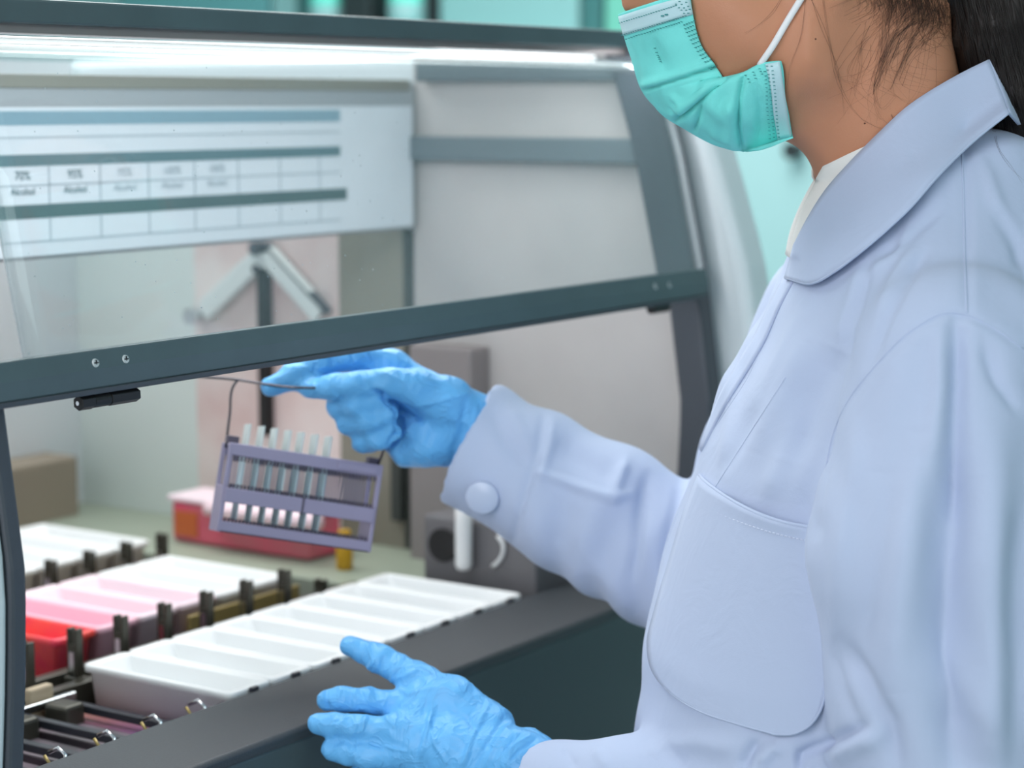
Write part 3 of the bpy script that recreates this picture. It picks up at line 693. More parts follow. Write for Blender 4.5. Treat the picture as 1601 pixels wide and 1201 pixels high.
# cut the cuffs flat and hollow them
dR = (cuff_end - ELR) / np.linalg.norm(cuff_end - ELR); dLf = (WR - EL) / np.linalg.norm(WR - EL)
cutR = AL(727, 697, 1.785)
cl.put(lambda P: -((P - cutR) @ (dR + np.array([-.03, -.13, -0.03]))), cutR - 0.085, cutR + 0.085, 0.002, '-')
cl.cone(cuff_end + dR * 0.04, cuff_end - dR * 0.08, 0.0475, 0.0455, 0.003, '-')
cutL = WR - dLf * 0.002
cl.put(lambda P: -((P - cutL) @ dLf), cutL - 0.065, cutL + 0.065, 0.002, '-')
cl.cone(cutL + dLf * 0.04, cutL - dLf * 0.05, 0.031, 0.031, 0.003, '-')
# neck opening
cl.cone(mid(1420, 330) , mid(1395, 150), 0.053, 0.057, 0.006, '-')
V, Fc = cl.mesh(); V = relax(V, Fc, 3); V, Fc = subdivide(V, Fc); V = relax(V, Fc, 1)
Vw = toW(V); N = normals(Vw, Fc)
# loose cloth: slow swells everywhere, stretched along the limbs
Q = V * np.array([1.0, 1.0, 0.55]); px, py, pt = proj(Vw)
H = 0.0022 * noise3(Q, 9, 1) + 0.0011 * noise3(Q + 0.02 * np.stack([noise3(Q, 6, 9)] * 3, 1), 20, 2)
slv = np.clip((1085 - px) / 60, 0, 1) * (py < 1080) * (pt > 1.6)                       # far sleeve
H = H * (1 - 0.4 * slv) + slv * 0.0022 * np.sin(noise3(V, 5, 5) * 2.2 + (V @ dR) * 95)
Vw = Vw + N * H[:, None]; N = normals(Vw, Fc)
near = np.clip((1.49 - pt) / 0.05, 0, 1)
CF = [
 ([(1508, 225), (1509, 330), (1511, 420), (1513, 492)], 8, -0.0014), ([(1520, 235), (1524, 330), (1526, 480)], 12, 0.0008),
 ([(1600, 548), (1555, 515), (1513, 493), (1480, 488), (1430, 515), (1370, 572), (1325, 630), (1300, 685), (1288, 745), (1280, 830)], 6, -0.0009),
 ([(1600, 560), (1555, 530), (1513, 508), (1482, 504), (1436, 532), (1380, 588), (1338, 645), (1313, 700)], 9, 0.0006),
 ([(1496, 500), (1497, 600), (1492, 720), (1486, 800)], 15, -0.0085), ([(1474, 520), (1470, 620), (1458, 740)], 14, 0.0040),
 ([(1448, 680), (1428, 820), (1408, 950), (1395, 1080)], 34, 0.0080), ([(1492, 740), (1480, 880), (1478, 1020), (1484, 1120), (1500, 1215)], 36, -0.0170), ([(1548, 640), (1546, 900), (1556, 1150)], 36, 0.0090), ([(1600, 800), (1590, 950), (1596, 1200)], 26, -0.0080),
 ([(1350, 640), (1330, 760), (1312, 880), (1310, 980)], 16, 0.0030), ([(1395, 760), (1372, 900), (1350, 1000)], 18, -0.0030),
 ([(1305, 545), (1268, 620), (1236, 720)], 26, -0.0085), ([(1258, 535), (1222, 620), (1185, 710)], 18, 0.0050), ([(1360, 415), (1338, 490), (1318, 565)], 8, -0.0034), ([(1344, 420), (1325, 480), (1305, 540)], 8, 0.0020), ([(1446, 395), (1412, 445), (1385, 500), (1360, 570)], 9, -0.0036), ([(1426, 392), (1396, 440), (1370, 495)], 9, 0.0030), ([(1470, 330), (1420, 375), (1380, 400)], 7, -0.0018), ([(1560, 330), (1590, 380), (1601, 420)], 12, -0.0040),
 ([(1240, 500), (1222, 545), (1200, 600)], 12, 0.0018), ([(1290, 700), (1262, 790), (1270, 850)], 20, -0.0036),
 ([(1318, 1010), (1352, 1060), (1388, 1130), (1402, 1201)], 16, -0.0065), ([(1300, 1020), (1318, 1085), (1342, 1140)], 10, -0.0030),
 ([(1230, 300), (1300, 330), (1420, 340)], 14, 0.0),
 ([(1420, 360), (1400, 400), (1350, 430)], 7, 0.0022), ([(1535, 250), (1560, 320), (1590, 370)], 12, 0.0030), ([(1240, 640), (1220, 720), (1200, 780)], 16, 0.0040), ([(1180, 640), (1150, 700), (1120, 740)], 14, -0.0026), ([(1120, 850), (1110, 940), (1130, 1040)], 40, -0.0030), ([(1540, 540), (1560, 600), (1590, 640)], 12, -0.0040), ([(1420, 540), (1390, 640), (1380, 740)], 30, 0.0040),
 ([(1068, 752), (1050, 820), (1040, 900), (1044, 980)], 10, -0.0035),
]
Vw = folds(Vw, N, CF, None); N = normals(Vw, Fc)
FF = [   # near forearm
 ([(1160, 1201), (1172, 1178), (1184, 1160)], 9, -0.0050), ([(1188, 1195), (1206, 1172), (1222, 1166)], 12, 0.0042), ([(1248, 1201), (1254, 1180), (1300, 1160), (1352, 1136)], 9, -0.0060), ([(1290, 1190), (1330, 1170), (1372, 1150)], 16, 0.0050), ([(1010, 1175), (1090, 1160), (1150, 1172)], 16, 0.0030), ([(880, 1170), (900, 1201)], 8, -0.0020), ([(930, 1172), (950, 1201)], 9, 0.0018), ([(1040, 1168), (1070, 1201)], 14, -0.0030)]
Vw = folds(Vw, N, FF, (pt < 1.56).astype(float)); N = normals(Vw, Fc)
SF = [   # far sleeve: crease bands and the dented upper face
 ([(850, 648), (842, 700), (828, 745), (812, 800), (800, 858)], 7, -0.0030), ([(866, 660), (856, 710), (842, 760)], 8, 0.0030),
 ([(870, 690), (920, 720), (965, 742)], 26, -0.0065), ([(838, 738), (900, 760), (960, 780), (985, 772)], 8, 0.0050), ([(978, 722), (968, 750), (958, 778)], 9, 0.0045),
 ([(1012, 748), (998, 820), (990, 900)], 10, -0.0055), ([(905, 790), (880, 840), (900, 900)], 26, -0.0035), ([(770, 640), (790, 690), (830, 730)], 12, -0.0028), ([(800, 640), (822, 690)], 10, 0.0022), ([(920, 870), (960, 920), (990, 960)], 16, 0.0030)]
Vw = folds(Vw, N, SF, ((pt > 1.58) & (px < 1060)).astype(float))
coat = to_mesh('lab_coat', Vw - PO, Fc, M['coat'], PR)
BV = BVHTree.FromPolygons([Vector(p) for p in Vw], [tuple(map(int, q)) for q in Fc])
def hit(px, py, lift=0.0):
    d = Vector(ray(px, py)); d.normalize(); h = BV.ray_cast(Vector(CAM), d)
    if h[0] is None: return None
    n = h[1] if h[1].dot(d) < 0 else -h[1]
    return np.array(h[0] + n * lift)
def march(fn, px, py, t0=1.15, it=70):
    d = LM @ ray(px, py); c = LM @ np.array([0, 0, CAM[2]]); t = t0
    for _ in range(it):
        v = float(fn((c + d * t)[None].astype(np.float32))[0])
        if v < 0.0004: break
        t += max(v * 0.8, 0.0004)
        if t > 2.2: return None
    return c + d * t
def seam(name, poly, r, m, parent, lift=-0.0002, n=60):
    q = [hit(x, y, lift) for x, y in spline(poly, n)]; q = [p for p in q if p is not None]
    good = [q[0]]
    for p in q[1:]:
        if np.linalg.norm(p - good[-1]) < 0.04: good.append(p)
    return MBP().tube(good, r, 6).build(name, m, parent, 0, True)
seam('shoulder_seam', [(1504, 232), (1507, 330), (1509, 420), (1512, 490)], 0.0009, M['coat'], coat)
seam('armhole_seam', [(1600, 545), (1555, 513), (1512, 492), (1480, 489), (1430, 513), (1372, 568), (1325, 628), (1302, 680), (1291, 730)], 0.0009, M['coat'], coat)
seam('front_pleat', [(1228, 590), (1190, 650), (1150, 712), (1113, 770)], 0.0008, M['coat'], coat)
seam('placket_stitch', [(1208, 500), (1168, 592), (1130, 650), (1098, 700), (1076, 748)], 0.0006, M['coat'], coat)

# -------- patches of cloth laid on the coat
def patch(name, left, right, nu, nv, fn, m, parent, thick=0.0016, bow=0.0):
    L = spline(left, nv); R = spline(right, nv); G = np.zeros((nv, nu, 3))
    for i in range(nv):
        for j in range(nu):
            u = j / (nu - 1); x, y = L[i] * (1 - u) + R[i] * u; G[i, j] = fn(x, y, u, i / (nv - 1))
    o = MBP().grid(G).build(name, m, parent, 0, True, solid=thick, offset=0)
    return o, G
def torso_pt(x, y, lift):
    q = march(torso_sd, x, y)
    if q is None: q = mid(x, y, 0.02)
    return toW(q)
# chest pocket
def pock(x, y, u, v):
    d = ray(x, y); d = d / np.linalg.norm(d)
    y = y + 24 * math.sin(math.pi * u) ** 0.7 * math.exp(-v / 0.12); d = ray(x, y); d = d / np.linalg.norm(d)
    p = torso_pt(x, y, 0)
    sag = 0.0056 + 0.004 * math.exp(-((v) / 0.05) ** 2) * math.sin(math.pi * min(1, max(0, u)))
    return p - d * sag
pl = [(1092, 744), (1072, 795), (1046, 880), (1024, 955), (1013, 1010), (1020, 1048), (1040, 1076), (1090, 1110), (1150, 1131), (1205, 1146)]
pr_ = [(1290, 822), (1300, 880), (1305, 940), (1302, 1000), (1296, 1050), (1289, 1090), (1282, 1112), (1266, 1134), (1242, 1147), (1210, 1148)]
pk, GP = patch('chest_pocket', pl, pr_, 36, 44, pock, M['coat'], coat, 0.0022)
# sag the pocket mouth below the straight line between its corners
me = pk.data
for v in me.vertices: pass
mouth = [GP[0, j] for j in range(36)]
MBP().tube([p + np.array([0, -0.0008, 0.0004]) for p in mouth], 0.0013, 6).build('pocket_hem', M['coat'], coat, 0, True)
hem = GP[3]
th = MBP()
for j in range(2, 33):
    a, b = hem[j], hem[j] + (hem[j + 1] - hem[j]) * 0.62; off = (CAM - a) / np.linalg.norm(CAM - a) * 0.0016
    th.tube([a + off, b + off], 0.0004, 5)
tag(th.build('pocket_stitching', M['thread'], pk, 0, True), None, None, None, 'stuff')
edge = [GP[i, 0] for i in range(44)] + [GP[i, -1] for i in range(43, 20, -1)]
MBP().tube([p + (CAM - p) / np.linalg.norm(CAM - p) * 0.0004 for p in edge], 0.0010, 6).build('pocket_edge', M['coat'], coat, 0, True)

# -------- body: head, neck, trunk, legs in one skin
CH = lambda x, y, T=0.0: mid(x, y, T)
bd = Vol((O[0] - 0.34, O[1] - 0.22, 0.0), (O[0] + 0.2, O[1] + 0.22, 1.70), 0.005)
def neck_sd(P):
    a, b = mid(1358, 20), mid(1408, 268); d = sd_cone(P, a, b, 0.0535, 0.0535)
    return d
def head_sd(P):
    d = sd_ell(P, mid(1300, -150), (0.098, 0.076, 0.115))                 # skull
    d = smin(d, sd_ell(P, mid(1140, -20), (0.062, 0.058, 0.098)), 0.03)    # face
    d = smin(d, sd_cone(P, mid(1122, 150), mid(1134, 110), 0.019, 0.030), 0.02)  # chin
    for s_ in (-1, 1):
        d = smin(d, sd_cone(P, mid(1132, 150, 0.012 * s_), mid(1268, 92, 0.050 * s_), 0.018, 0.021), 0.022)     # jaw
        d = smin(d, sd_cone(P, mid(1268, 92, 0.050 * s_), mid(1285, -40, 0.058 * s_), 0.021, 0.022), 0.02)
        d = smin(d, sd_cone(P, mid(1105, -30, 0.034 * s_), mid(1180, 50, 0.046 * s_), 0.026, 0.026), 0.02)      # cheek
    d = smin(d, sd_cone(P, mid(1040, -95), mid(996, -2), 0.010, 0.013), 0.012)  # nose
    d = smin(d, sd_cone(P, mid(1150, 90), mid(1330, 150), 0.040, 0.045), 0.03)
    d = smin(d, neck_sd(P), 0.03)
    return d
hb = mid(1300, -150); bd.put(head_sd, (O[0] - 0.24, O[1] - 0.1, 1.36), (O[0] + 0.1, O[1] + 0.1, 1.69), 0.01)
bd.cone(mid(1408, 268), np.array([O[0] + 0.0, O[1], 1.33]), 0.054, 0.058, 0.02)
bd.ell((O[0] - 0.0, O[1], 1.21), (0.10, 0.145, 0.15), 0.03); bd.ell((O[0] + 0.01, O[1], 1.0), (0.095, 0.12, 0.16), 0.03); bd.ell((O[0] + 0.02, O[1], 0.86), (0.105, 0.15, 0.12), 0.03)
for s_ in (-1, 1):
    sh = np.array([O[0], O[1] + 0.135 * s_, 1.29]); bd.cone(np.array([O[0], O[1], 1.33]), sh, 0.05, 0.042, 0.02)
    bd.chain([(O[0] + .02, O[1] + .085 * s_, 0.84), (O[0] + .0, O[1] + .085 * s_, 0.46), (O[0] + .03, O[1] + .085 * s_, 0.08)], [0.082, 0.052, 0.036], 0.02)
    bd.chain([(O[0] + .045, O[1] + .085 * s_, 0.035), (O[0] - .13, O[1] + .095 * s_, 0.022)], [0.034, 0.024], 0.02)
for c_, e_, w_ in ((SH, EL, WR), (SHR, ELR, WRR)):
    pass
# ears
for s_ in (-1, 1):
    c = mid(1300, -60, 0.074 * s_); bd.ell(c, (0.017, 0.008, 0.031), 0.006); bd.ell(mid(1294, -62, 0.084 * s_), (0.008, 0.006, 0.018), 0.004, '-')
# eye sockets
EY = [mid(1072, -95, 0.032 * s_) for s_ in (-1, 1)]
for c in EY: bd.ell(c + [-0.016, 0, 0], (0.014, 0.016, 0.010), 0.008, '-')
BVv, BF = bd.mesh(); BVv = relax(BVv, BF, 3); BW = toW(BVv); BN = normals(BW, BF)
BODYF = [([(1260, 10), (1268, 70), (1262, 130)], 16, 0.0030), ([(1300, 60), (1330, 140), (1345, 215)], 22, -0.0022), ([(1400, 60), (1372, 140), (1340, 240)], 20, 0.0030), ([(1238, 195), (1262, 150), (1278, 90)], 22, -0.0025)]
BW = folds(BW, BN, BODYF)
body = to_mesh('body', BW - PO, BF, M['skin'], PR)
BB = BVHTree.FromPolygons([Vector(p) for p in BW], [tuple(map(int, q)) for q in BF])
def bhit(px, py, lift=0.0):
    d = Vector(ray(px, py)); d.normalize(); h = BB.ray_cast(Vector(CAM), d)
    if h[0] is None: return None
    n = h[1] if h[1].dot(d) < 0 else -h[1]; return np.array(h[0] + n * lift)
for c in EY:
    e = toW(c + [-0.002, 0, 0]) - PO; mb = MB(); mb.lathe([(0.0115 * math.sin(a), -0.0115 * math.cos(a)) for a in np.linspace(0.05, 3.09, 14)], tuple(e), 20); eo = mb.build('eye', M['white'], PR, 0, True)
    e2 = toW(c + [-0.0095, 0, 0]) - PO; MB().lathe([(0.005 * math.sin(a), -0.005 * math.cos(a)) for a in np.linspace(0.05, 3.09, 10)], tuple(e2), 14).build('iris', M['iris'], eo, 0, True)
for mx_, my_ in ((1275, 61), (1352, 193)):
    q = bhit(mx_, my_, 0.0); MBP().lathe([(0.0002, -0.0006), (0.0008, 0), (0.0002, 0.0006)], tuple(q), 10).build('mole', M['mole'], body, 0, True)

# -------- collar and shirt
def both(x, y):
    a, b = hit(x, y), bhit(x, y)
    if a is None: return b
    if b is None: return a
    return a if np.linalg.norm(a - CAM) < np.linalg.norm(b - CAM) else b
# cream shirt inside
sl_ = [(1291, 258), (1268, 300), (1248, 345), (1239, 380), (1237, 404)]; sr_ = [(1400, 205), (1345, 262), (1305, 310), (1275, 360), (1256, 406)]
def shr(x, y, u, v):
    T = 0.034 * math.sqrt(max(0, 1 - (1 - u) ** 2)); q = mid(x, y, T); b = bhit(x, y, 0.002)
    p = toW(q)
    if b is not None and np.linalg.norm(b - CAM) < np.linalg.norm(p - CAM): p = b
    return p
sg, GS = patch('shirt', sl_, sr_, 12, 16, shr, M['shirt'], PR, 0.0015)
GL_ = toL(GS.reshape(-1, 3)); GL_[:, 1] = 2 * O[1] - GL_[:, 1]
MBP().grid(toW(GL_).reshape(GS.shape)).build('shirt', M['shirt'], PR, 0, True, solid=0.0015, offset=0)
SB = BVHTree.FromPolygons([Vector(p) for p in GS.reshape(-1, 3)], [(i * 12 + j, i * 12 + j + 1, (i + 1) * 12 + j + 1, (i + 1) * 12 + j) for i in range(15) for j in range(11)])
inner = [(1242, 384), (1262, 345), (1290, 300), (1330, 254), (1375, 208), (1420, 166), (1470, 133), (1508, 112), (1545, 94)]
outer = [(1228, 434), (1268, 443), (1305, 424), (1340, 398), (1385, 360), (1425, 322), (1465, 276), (1520, 222), (1577, 176)]
def colr(x, y, u, v):
    bulge = 0.004 + 0.0115 * u + 0.0045 * math.sin(math.pi * u)
    d = ray(x, y); d = d / np.linalg.norm(d)
    p = both(x, y); sh_ = SB.ray_cast(Vector(CAM), Vector(d))[0]
    if sh_ is not None and (p is None or np.linalg.norm(np.array(sh_) - CAM) < np.linalg.norm(p - CAM)): p = np.array(sh_)
    return (p if p is not None else toW(mid(x, y, 0.03))) - d * bulge
cg, GC = patch('collar', inner, outer, 14, 60, colr, M['coat'], coat, 0.0022)
# smooth the collar sheet, keep its edges, then mirror it to the far side of the neck
G = GC.copy()
t_of = lambda P: (P - CAM) @ FW
Tm = t_of(G.reshape(-1, 3)).reshape(G.shape[:2])
for i_ in range(50, 60): Tm[i_] = Tm[49] + (Tm[49] - Tm[40]) / 9 * (i_ - 49) * 0.1
T0_ = Tm.copy()
for _ in range(60):
    T2 = Tm.copy(); T2[1:-1] = 0.5 * Tm[1:-1] + 0.25 * (Tm[:-2] + Tm[2:]); T2[:, 1:-1] = 0.5 * T2[:, 1:-1] + 0.25 * (T2[:, :-2] + T2[:, 2:]); Tm = np.clip(T2, T0_ - 0.012, T0_ + 0.0022)
dirs = (G - CAM) / t_of(G.reshape(-1, 3)).reshape(G.shape[:2])[..., None]; G = CAM + dirs * Tm[..., None]
def reset(o, G): o.data.vertices.foreach_set('co', (G.reshape(-1, 3) - PO).astype(np.float32).ravel()); o.data.update()
reset(cg, G)
GL_ = toL(G.reshape(-1, 3)); GL_[:, 1] = 2 * O[1] - GL_[:, 1]; GL_[:, 0] += 0.034; GL_[:, 2] -= 0.004; GM = toW(GL_).reshape(G.shape)
MBP().grid(GM).build('collar', M['coat'], coat, 0, True, solid=0.0022, offset=0)
MBP().tube([G[i, -1] for i in range(60)], 0.0012, 6).build('collar_edge', M['coat'], coat, 0, True)
MBP().tube([G[i, 11] + (CAM - G[i, 11]) / np.linalg.norm(CAM - G[i, 11]) * 0.0012 for i in range(60)], 0.0003, 5).build('collar_stitch', M['coat'], coat, 0, True)
bk = [(1545, 94), (1558, 112), (1570, 140), (1577, 176)]
# back of the collar, joining the two sides behind the neck
B0 = G[-1]; B1 = GM[-1]; nb = 16; GB = np.zeros((nb, 14, 3)); cen = toW(mid(1430, 150))
for i in range(nb):
    u = i / (nb - 1); GB[i] = B0 * (1 - u) + B1 * u + (RR * 0.012 - np.array([0, 0, 0.012])) * math.sin(math.pi * u)
MBP().grid(GB).build('collar_back', M['coat'], coat, 0, True, solid=0.0022, offset=0)
# front placket edge, a narrow turned strip down the coat's opening
ple = [(1226, 434), (1203, 478), (1184, 518), (1158, 562), (1137, 597), (1112, 652), (1094, 700)]
plr = [(1240, 440), (1216, 486), (1198, 528), (1172, 574), (1149, 610), (1120, 660), (1097, 706)]
def plk(x, y, u, v):
    p = hit(x, y); q = toW(mid(x, y, 0.012 + 0.03 * u)); d = ray(x, y); d = d / np.linalg.norm(d)
    return (p if p is not None else q) - d * 0.0022
patch('placket', ple, plr, 6, 24, plk, M['coat'], coat, 0.002)

# -------- mask
Fm = [(968, 22), (976, 52), (986, 84), (996, 114), (1004, 140), (1028, 170), (1060, 196), (1100, 218), (1132, 230), (1162, 237)]
Em = [(1078, -14), (1084, 26), (1098, 74), (1118, 102), (1129, 119), (1131, 122), (1134, 121), (1160, 112), (1196, 98), (1218, 95.3), (1221, 95), (1222, 98), (1228, 150), (1240, 216)]
nv, nu = 100, 80
Lm = spline(Fm, nv); Rm = spline(Em, nv); GMk = np.zeros((nv, 2 * nu - 1, 3)); pxm = np.zeros((nv, nu, 2))
pleats = [([(990, 146), (1030, 134), (1070, 121), (1126, 104), (1150, 96)], 3.2, -0.0050), ([(990, 139), (1050, 122), (1100, 104), (1130, 92)], 8, 0.0034), ([(1050, 194), (1066, 182), (1085, 168), (1108, 146), (1135, 122)], 3.2, -0.0050), ([(1050, 176), (1085, 156), (1112, 132)], 8, 0.0034), ([(1161, 245), (1154, 200), (1155, 155), (1162, 118)], 3.5, -0.0050), ([(1146, 235), (1142, 190), (1146, 150)], 9, 0.0032), ([(1080, 214), (1092, 186), (1096, 164)], 3.5, -0.0036), ([(1104, 158), (1128, 178), (1146, 160)], 12, 0.0034), ([(1020, 60), (1030, 90), (1036, 110)], 10, -0.0020), ([(1050, 150), (1066, 160), (1070, 178)], 5, 0.0026), ([(1180, 130), (1190, 170), (1188, 215)], 8, -0.0024), ([(1110, 205), (1124, 214), (1140, 218)], 8, 0.0022), ([(1046, 168), (1056, 174), (1062, 186)], 4, -0.0020)]
for i in range(nv):
    Te = 0.058 if i / nv < 0.5 else 0.060
    a = mid(*Lm[i]); b = mid(*Rm[i], Te)
    bb = march(head_sd, *Rm[i])
    if bb is not None and abs((O[1] - bb[1])) > 0.02: b = mid(*Rm[i], O[1] - bb[1] + 0.003)
    for j in range(nu):
        s_ = j / (nu - 1); q = a + (b - a) * np.array([1 - math.cos(s_ * math.pi / 2), 0, s_]); q[1] = a[1] + (b[1] - a[1]) * math.sin(s_ * math.pi / 2)
        q[0] = a[0] + (b[0] - a[0]) * (1 - math.cos(s_ * math.pi / 2)); q[2] = a[2] + (b[2] - a[2]) * (1 - math.cos(s_ * math.pi / 2))
        GMk[i, nu - 1 + j] = q
        m_ = q.copy(); m_[1] = 2 * O[1] - q[1]; GMk[i, nu - 1 - j] = m_
GW = toW(GMk.reshape(-1, 3)); fcs = np.array([(i * (2*nu-1) + j, i * (2*nu-1) + j + 1, (i+1) * (2*nu-1) + j + 1, (i+1) * (2*nu-1) + j) for i in range(nv - 1) for j in range(2*nu-2)])
NW = normals(GW, fcs); cN = ((CAM - GW) * NW).sum(1); NW = NW if np.median(cN[fcs[:, 0]]) > 0 else -NW
GW = folds(GW, NW, pleats); GW = GW + NW * (0.0006 * noise3(GW, 45, 4))[:, None]
mk = to_mesh('face_mask', GW - PO, fcs, M['mask'], PR); md = mk.modifiers.new('thickness', 'SOLIDIFY'); md.thickness = 0.0008; md.offset = 0
MBv = BVHTree.FromPolygons([Vector(p) for p in GW], [tuple(map(int, q)) for q in fcs])
def mhit(px, py, lift):
    d = Vector(ray(px, py)); d.normalize(); h = MBv.ray_cast(Vector(CAM), d)
    if h[0] is None: h = MBv.find_nearest(Vector(A(px, py, TA - 0.04)))
    n = h[1] if h[1].dot(d) < 0 else -h[1]; return np.array(h[0] + n * lift)
def mpatch(name, l, r, nu_, nv_, m, lift=0.0011):
    return patch(name, l, r, nu_, nv_, lambda x, y, u, v: mhit(x, y, lift), m, mk, 0.0006)[0]
mpatch('nose_band', [(969, 25), (1000, 15), (1040, 3), (1077, -8)], [(977, 55), (1010, 45), (1050, 32), (1083, 22)], 6, 16, M['mask_white'])
mpatch('side_band', [(1197, 101), (1203, 130), (1208, 170), (1215, 217)], [(1219, 97), (1225, 140), (1230, 175), (1238, 214)], 6, 16, M['mask_white'])
db = MBP()
def dots(p0, p1, n, lift=0.0016, r=0.0007):
    for k in range(n):
        u = k / max(1, n - 1); x = p0[0] * (1 - u) + p1[0] * u; y = p0[1] * (1 - u) + p1[1] * u; c = mhit(x, y, lift)
        db.box(c[0] - r * .8, c[0] + r * .8, c[1] - r * .8, c[1] + r * .8, c[2] - r * .35, c[2] + r * .35)
dots((972, 35), (1058, 8), 24); dots((976, 54), (1072, 24), 28); dots((982, 60), (1066, 33), 22)
for k in range(13):
    u = k / 12; x0 = 1070 + 42 * u ** 1.3 + (0); y0 = 36 + 72 * u; dots((x0, y0 + 2), (x0 + 15, y0 - 4), 5)
dots((1063, 2), (1076, 20), 5); dots((1070, -2), (1078, 14), 4); dots((1058, 6), (1070, 20), 4)
dots((1037, 24), (1043, 22), 2, r=0.0012)
for k in range(3): dots((1168 + 10 * k, 118 - 5 * k), (1172 + 10 * k, 128 - 6 * k), 3)
for k in range(2): dots((1200 + 7 * k, 104), (1209 + 7 * k, 212), 20)
dots((1196, 112), (1203, 214), 18)
tag(db.build('embossed_dots', M['mask_dot'], mk), None, None, None, 'stuff')
lp_ = [toW(mid(1188, 100, 0.062)), toW(mid(1206, 74, 0.068)), toW(mid(1232, 32, 0.072)), toW(mid(1258, -8, 0.076)), toW(mid(1300, -90, 0.080)), toW(mid(1318, -110, 0.076)), toW(mid(1330, -60, 0.070)), toW(mid(1312, -20, 0.069))]
for i, p in enumerate(lp_[:4]):
    x, y, _ = proj(p); b = bhit(x, y, 0.002)
    if b is not None and np.linalg.norm(b - CAM) < np.linalg.norm(p - CAM) : lp_[i] = b
MBP().tube(spline(lp_, 40), 0.0023, 10).build('ear_loop', M['strap'], mk, 0, True)
lm_ = []
for p in lp_:
    q = toL(p); q[1] = 2 * O[1] - q[1]; lm_.append(toW(q))
MBP().tube(spline(lm_, 40), 0.0023, 10).build('ear_loop', M['strap'], mk, 0, True)

# -------- spectacles, only their lower rim shows at the top of the photo
gl = MBP()
for s_ in (-1, 1):
    pts = [toW(mid(1055, -82, 0) + np.array([-0.016 - 0.002, -0.033 * s_ + 0.024 * math.cos(a), 0.0 + 0.019 * math.sin(a)])) for a in np.linspace(0, 2 * math.pi, 33)]
    gl.tube(pts, 0.0012, 6); e = toW(mid(1058, -90, 0.060 * s_) + np.array([-0.01, 0, 0])); gl.tube([e, toW(mid(1300, -105, 0.082 * s_))], 0.0012, 6)
    gl.tube([toW(mid(1030, -60, 0.010 * s_) + np.array([-.004, 0, 0])), toW(mid(1012, -10, 0.016 * s_)), toW(mid(1018, 3, 0.017 * s_)), toW(mid(1032, 1, 0.018 * s_))], [0.0012, 0.0016, 0.0022, 0.0018], 8)
gl.build('spectacles', M['chrome'], PR, 0, True)

# -------- hair: cap, ponytail, loose strands
hc = Vol((O[0] - 0.26, O[1] - 0.13, 1.18), (O[0] + 0.16, O[1] + 0.13, 1.72), 0.004)
hc.put(lambda P: np.maximum(sd_ell(P, mid(1308, -165), (0.106, 0.083, 0.118)), -(P[..., 0] - mid(1150, 0)[0]) * 1.0 - (P[..., 2] - mid(1290, -70)[2]) * 0.75), (O[0] - 0.25, O[1] - 0.1, 1.4), (O[0] + 0.12, O[1] + 0.1, 1.72), 0.008)
hc.put(lambda P: (P[..., 2] - (1.522 + 0.25 * (mid(1300, 0)[0] - P[..., 0]) )) , (O[0] - 0.25, O[1] - 0.12, 1.38), (O[0] + 0.2, O[1] + 0.12, 1.53), 0.01, '-')
hc.chain([mid(1440, -190), mid(1540, -120), mid(1575, 20), mid(1610, 160), mid(1640, 330)], [0.035, 0.045, 0.046, 0.042, 0.028], 0.015, 0.02)
HV, HF = hc.mesh(); HV = relax(HV, HF, 2); HW = toW(HV); HN = normals(HW, HF)
HW = HW + HN * (0.0012 * np.sin(HV[:, 0] * 900 + 3 * noise3(HV, 8, 3)) + 0.0012 * noise3(HV, 30, 8))[:, None]
hair = to_mesh('hair', HW - PO, HF, M['hair'], PR)
def skin_strand(pts, lift, n=12):
    out = []
    for i, (x, y) in enumerate(spline(pts, n)):
        p = both(x, y); a = bhit(x, y); p = p if p is not None else (a if a is not None else toW(mid(x, y, 0.03)))
        out.append(p + (CAM - p) / np.linalg.norm(CAM - p) * (lift + 0.0004 * math.sin(i)))
    for i in range(1, n):                       # no jumps in depth
        t0 = (out[i - 1] - CAM) @ FW; t1 = (out[i] - CAM) @ FW
        if abs(t1 - t0) > 0.012: out[i] = CAM + (out[i] - CAM) * ((t0 + 0.012 * np.sign(t1 - t0)) / t1)
    return out
fh = MBP(); rs = random.Random(3)
def strand(pts, r, lift): fh.tube(skin_strand(pts, lift), [r * (1 - 0.7 * i / 11) for i in range(12)], 4)
for k in range(520):                           # short hairs of the nape, densest at the hairline
    x = rs.triangular(1325, 1500, 1440); y0 = rs.uniform(-45, 5) + max(0, (x - 1430)) * 0.3; ln = rs.uniform(30, 75) * (1 if x > 1380 else .7)
    cv = rs.uniform(-38, 24); strand([(x, y0), (x + cv * 0.1 + 6, y0 + ln * 0.45), (x + cv * .5, y0 + ln * .8), (x + cv, y0 + ln)], rs.uniform(0.00006, 0.00011), rs.uniform(0.0004, 0.0020))
for k in range(46):                            # longer curling hairs
    x = rs.uniform(1345, 1470); y0 = rs.uniform(20, 70); ln = rs.uniform(50, 150); b_ = rs.uniform(-1.8, 1.8)
    strand([(x, y0), (x - 14 - 10 * b_, y0 + ln * 0.35), (x - 26 - 14 * b_, y0 + ln * 0.7), (x - 14 + 26 * b_, y0 + ln)], 0.00008, 0.001)
for k in range(34):                            # arcs combed up and back towards the ponytail
    x = rs.uniform(1360, 1420); y0 = rs.uniform(60, 150); strand([(x, y0), (x + 20, y0 - 45), (x + 55, y0 - 70 + rs.uniform(-12, 12)), (x + rs.uniform(85, 110), y0 - 62)], 0.00012, 0.0012)
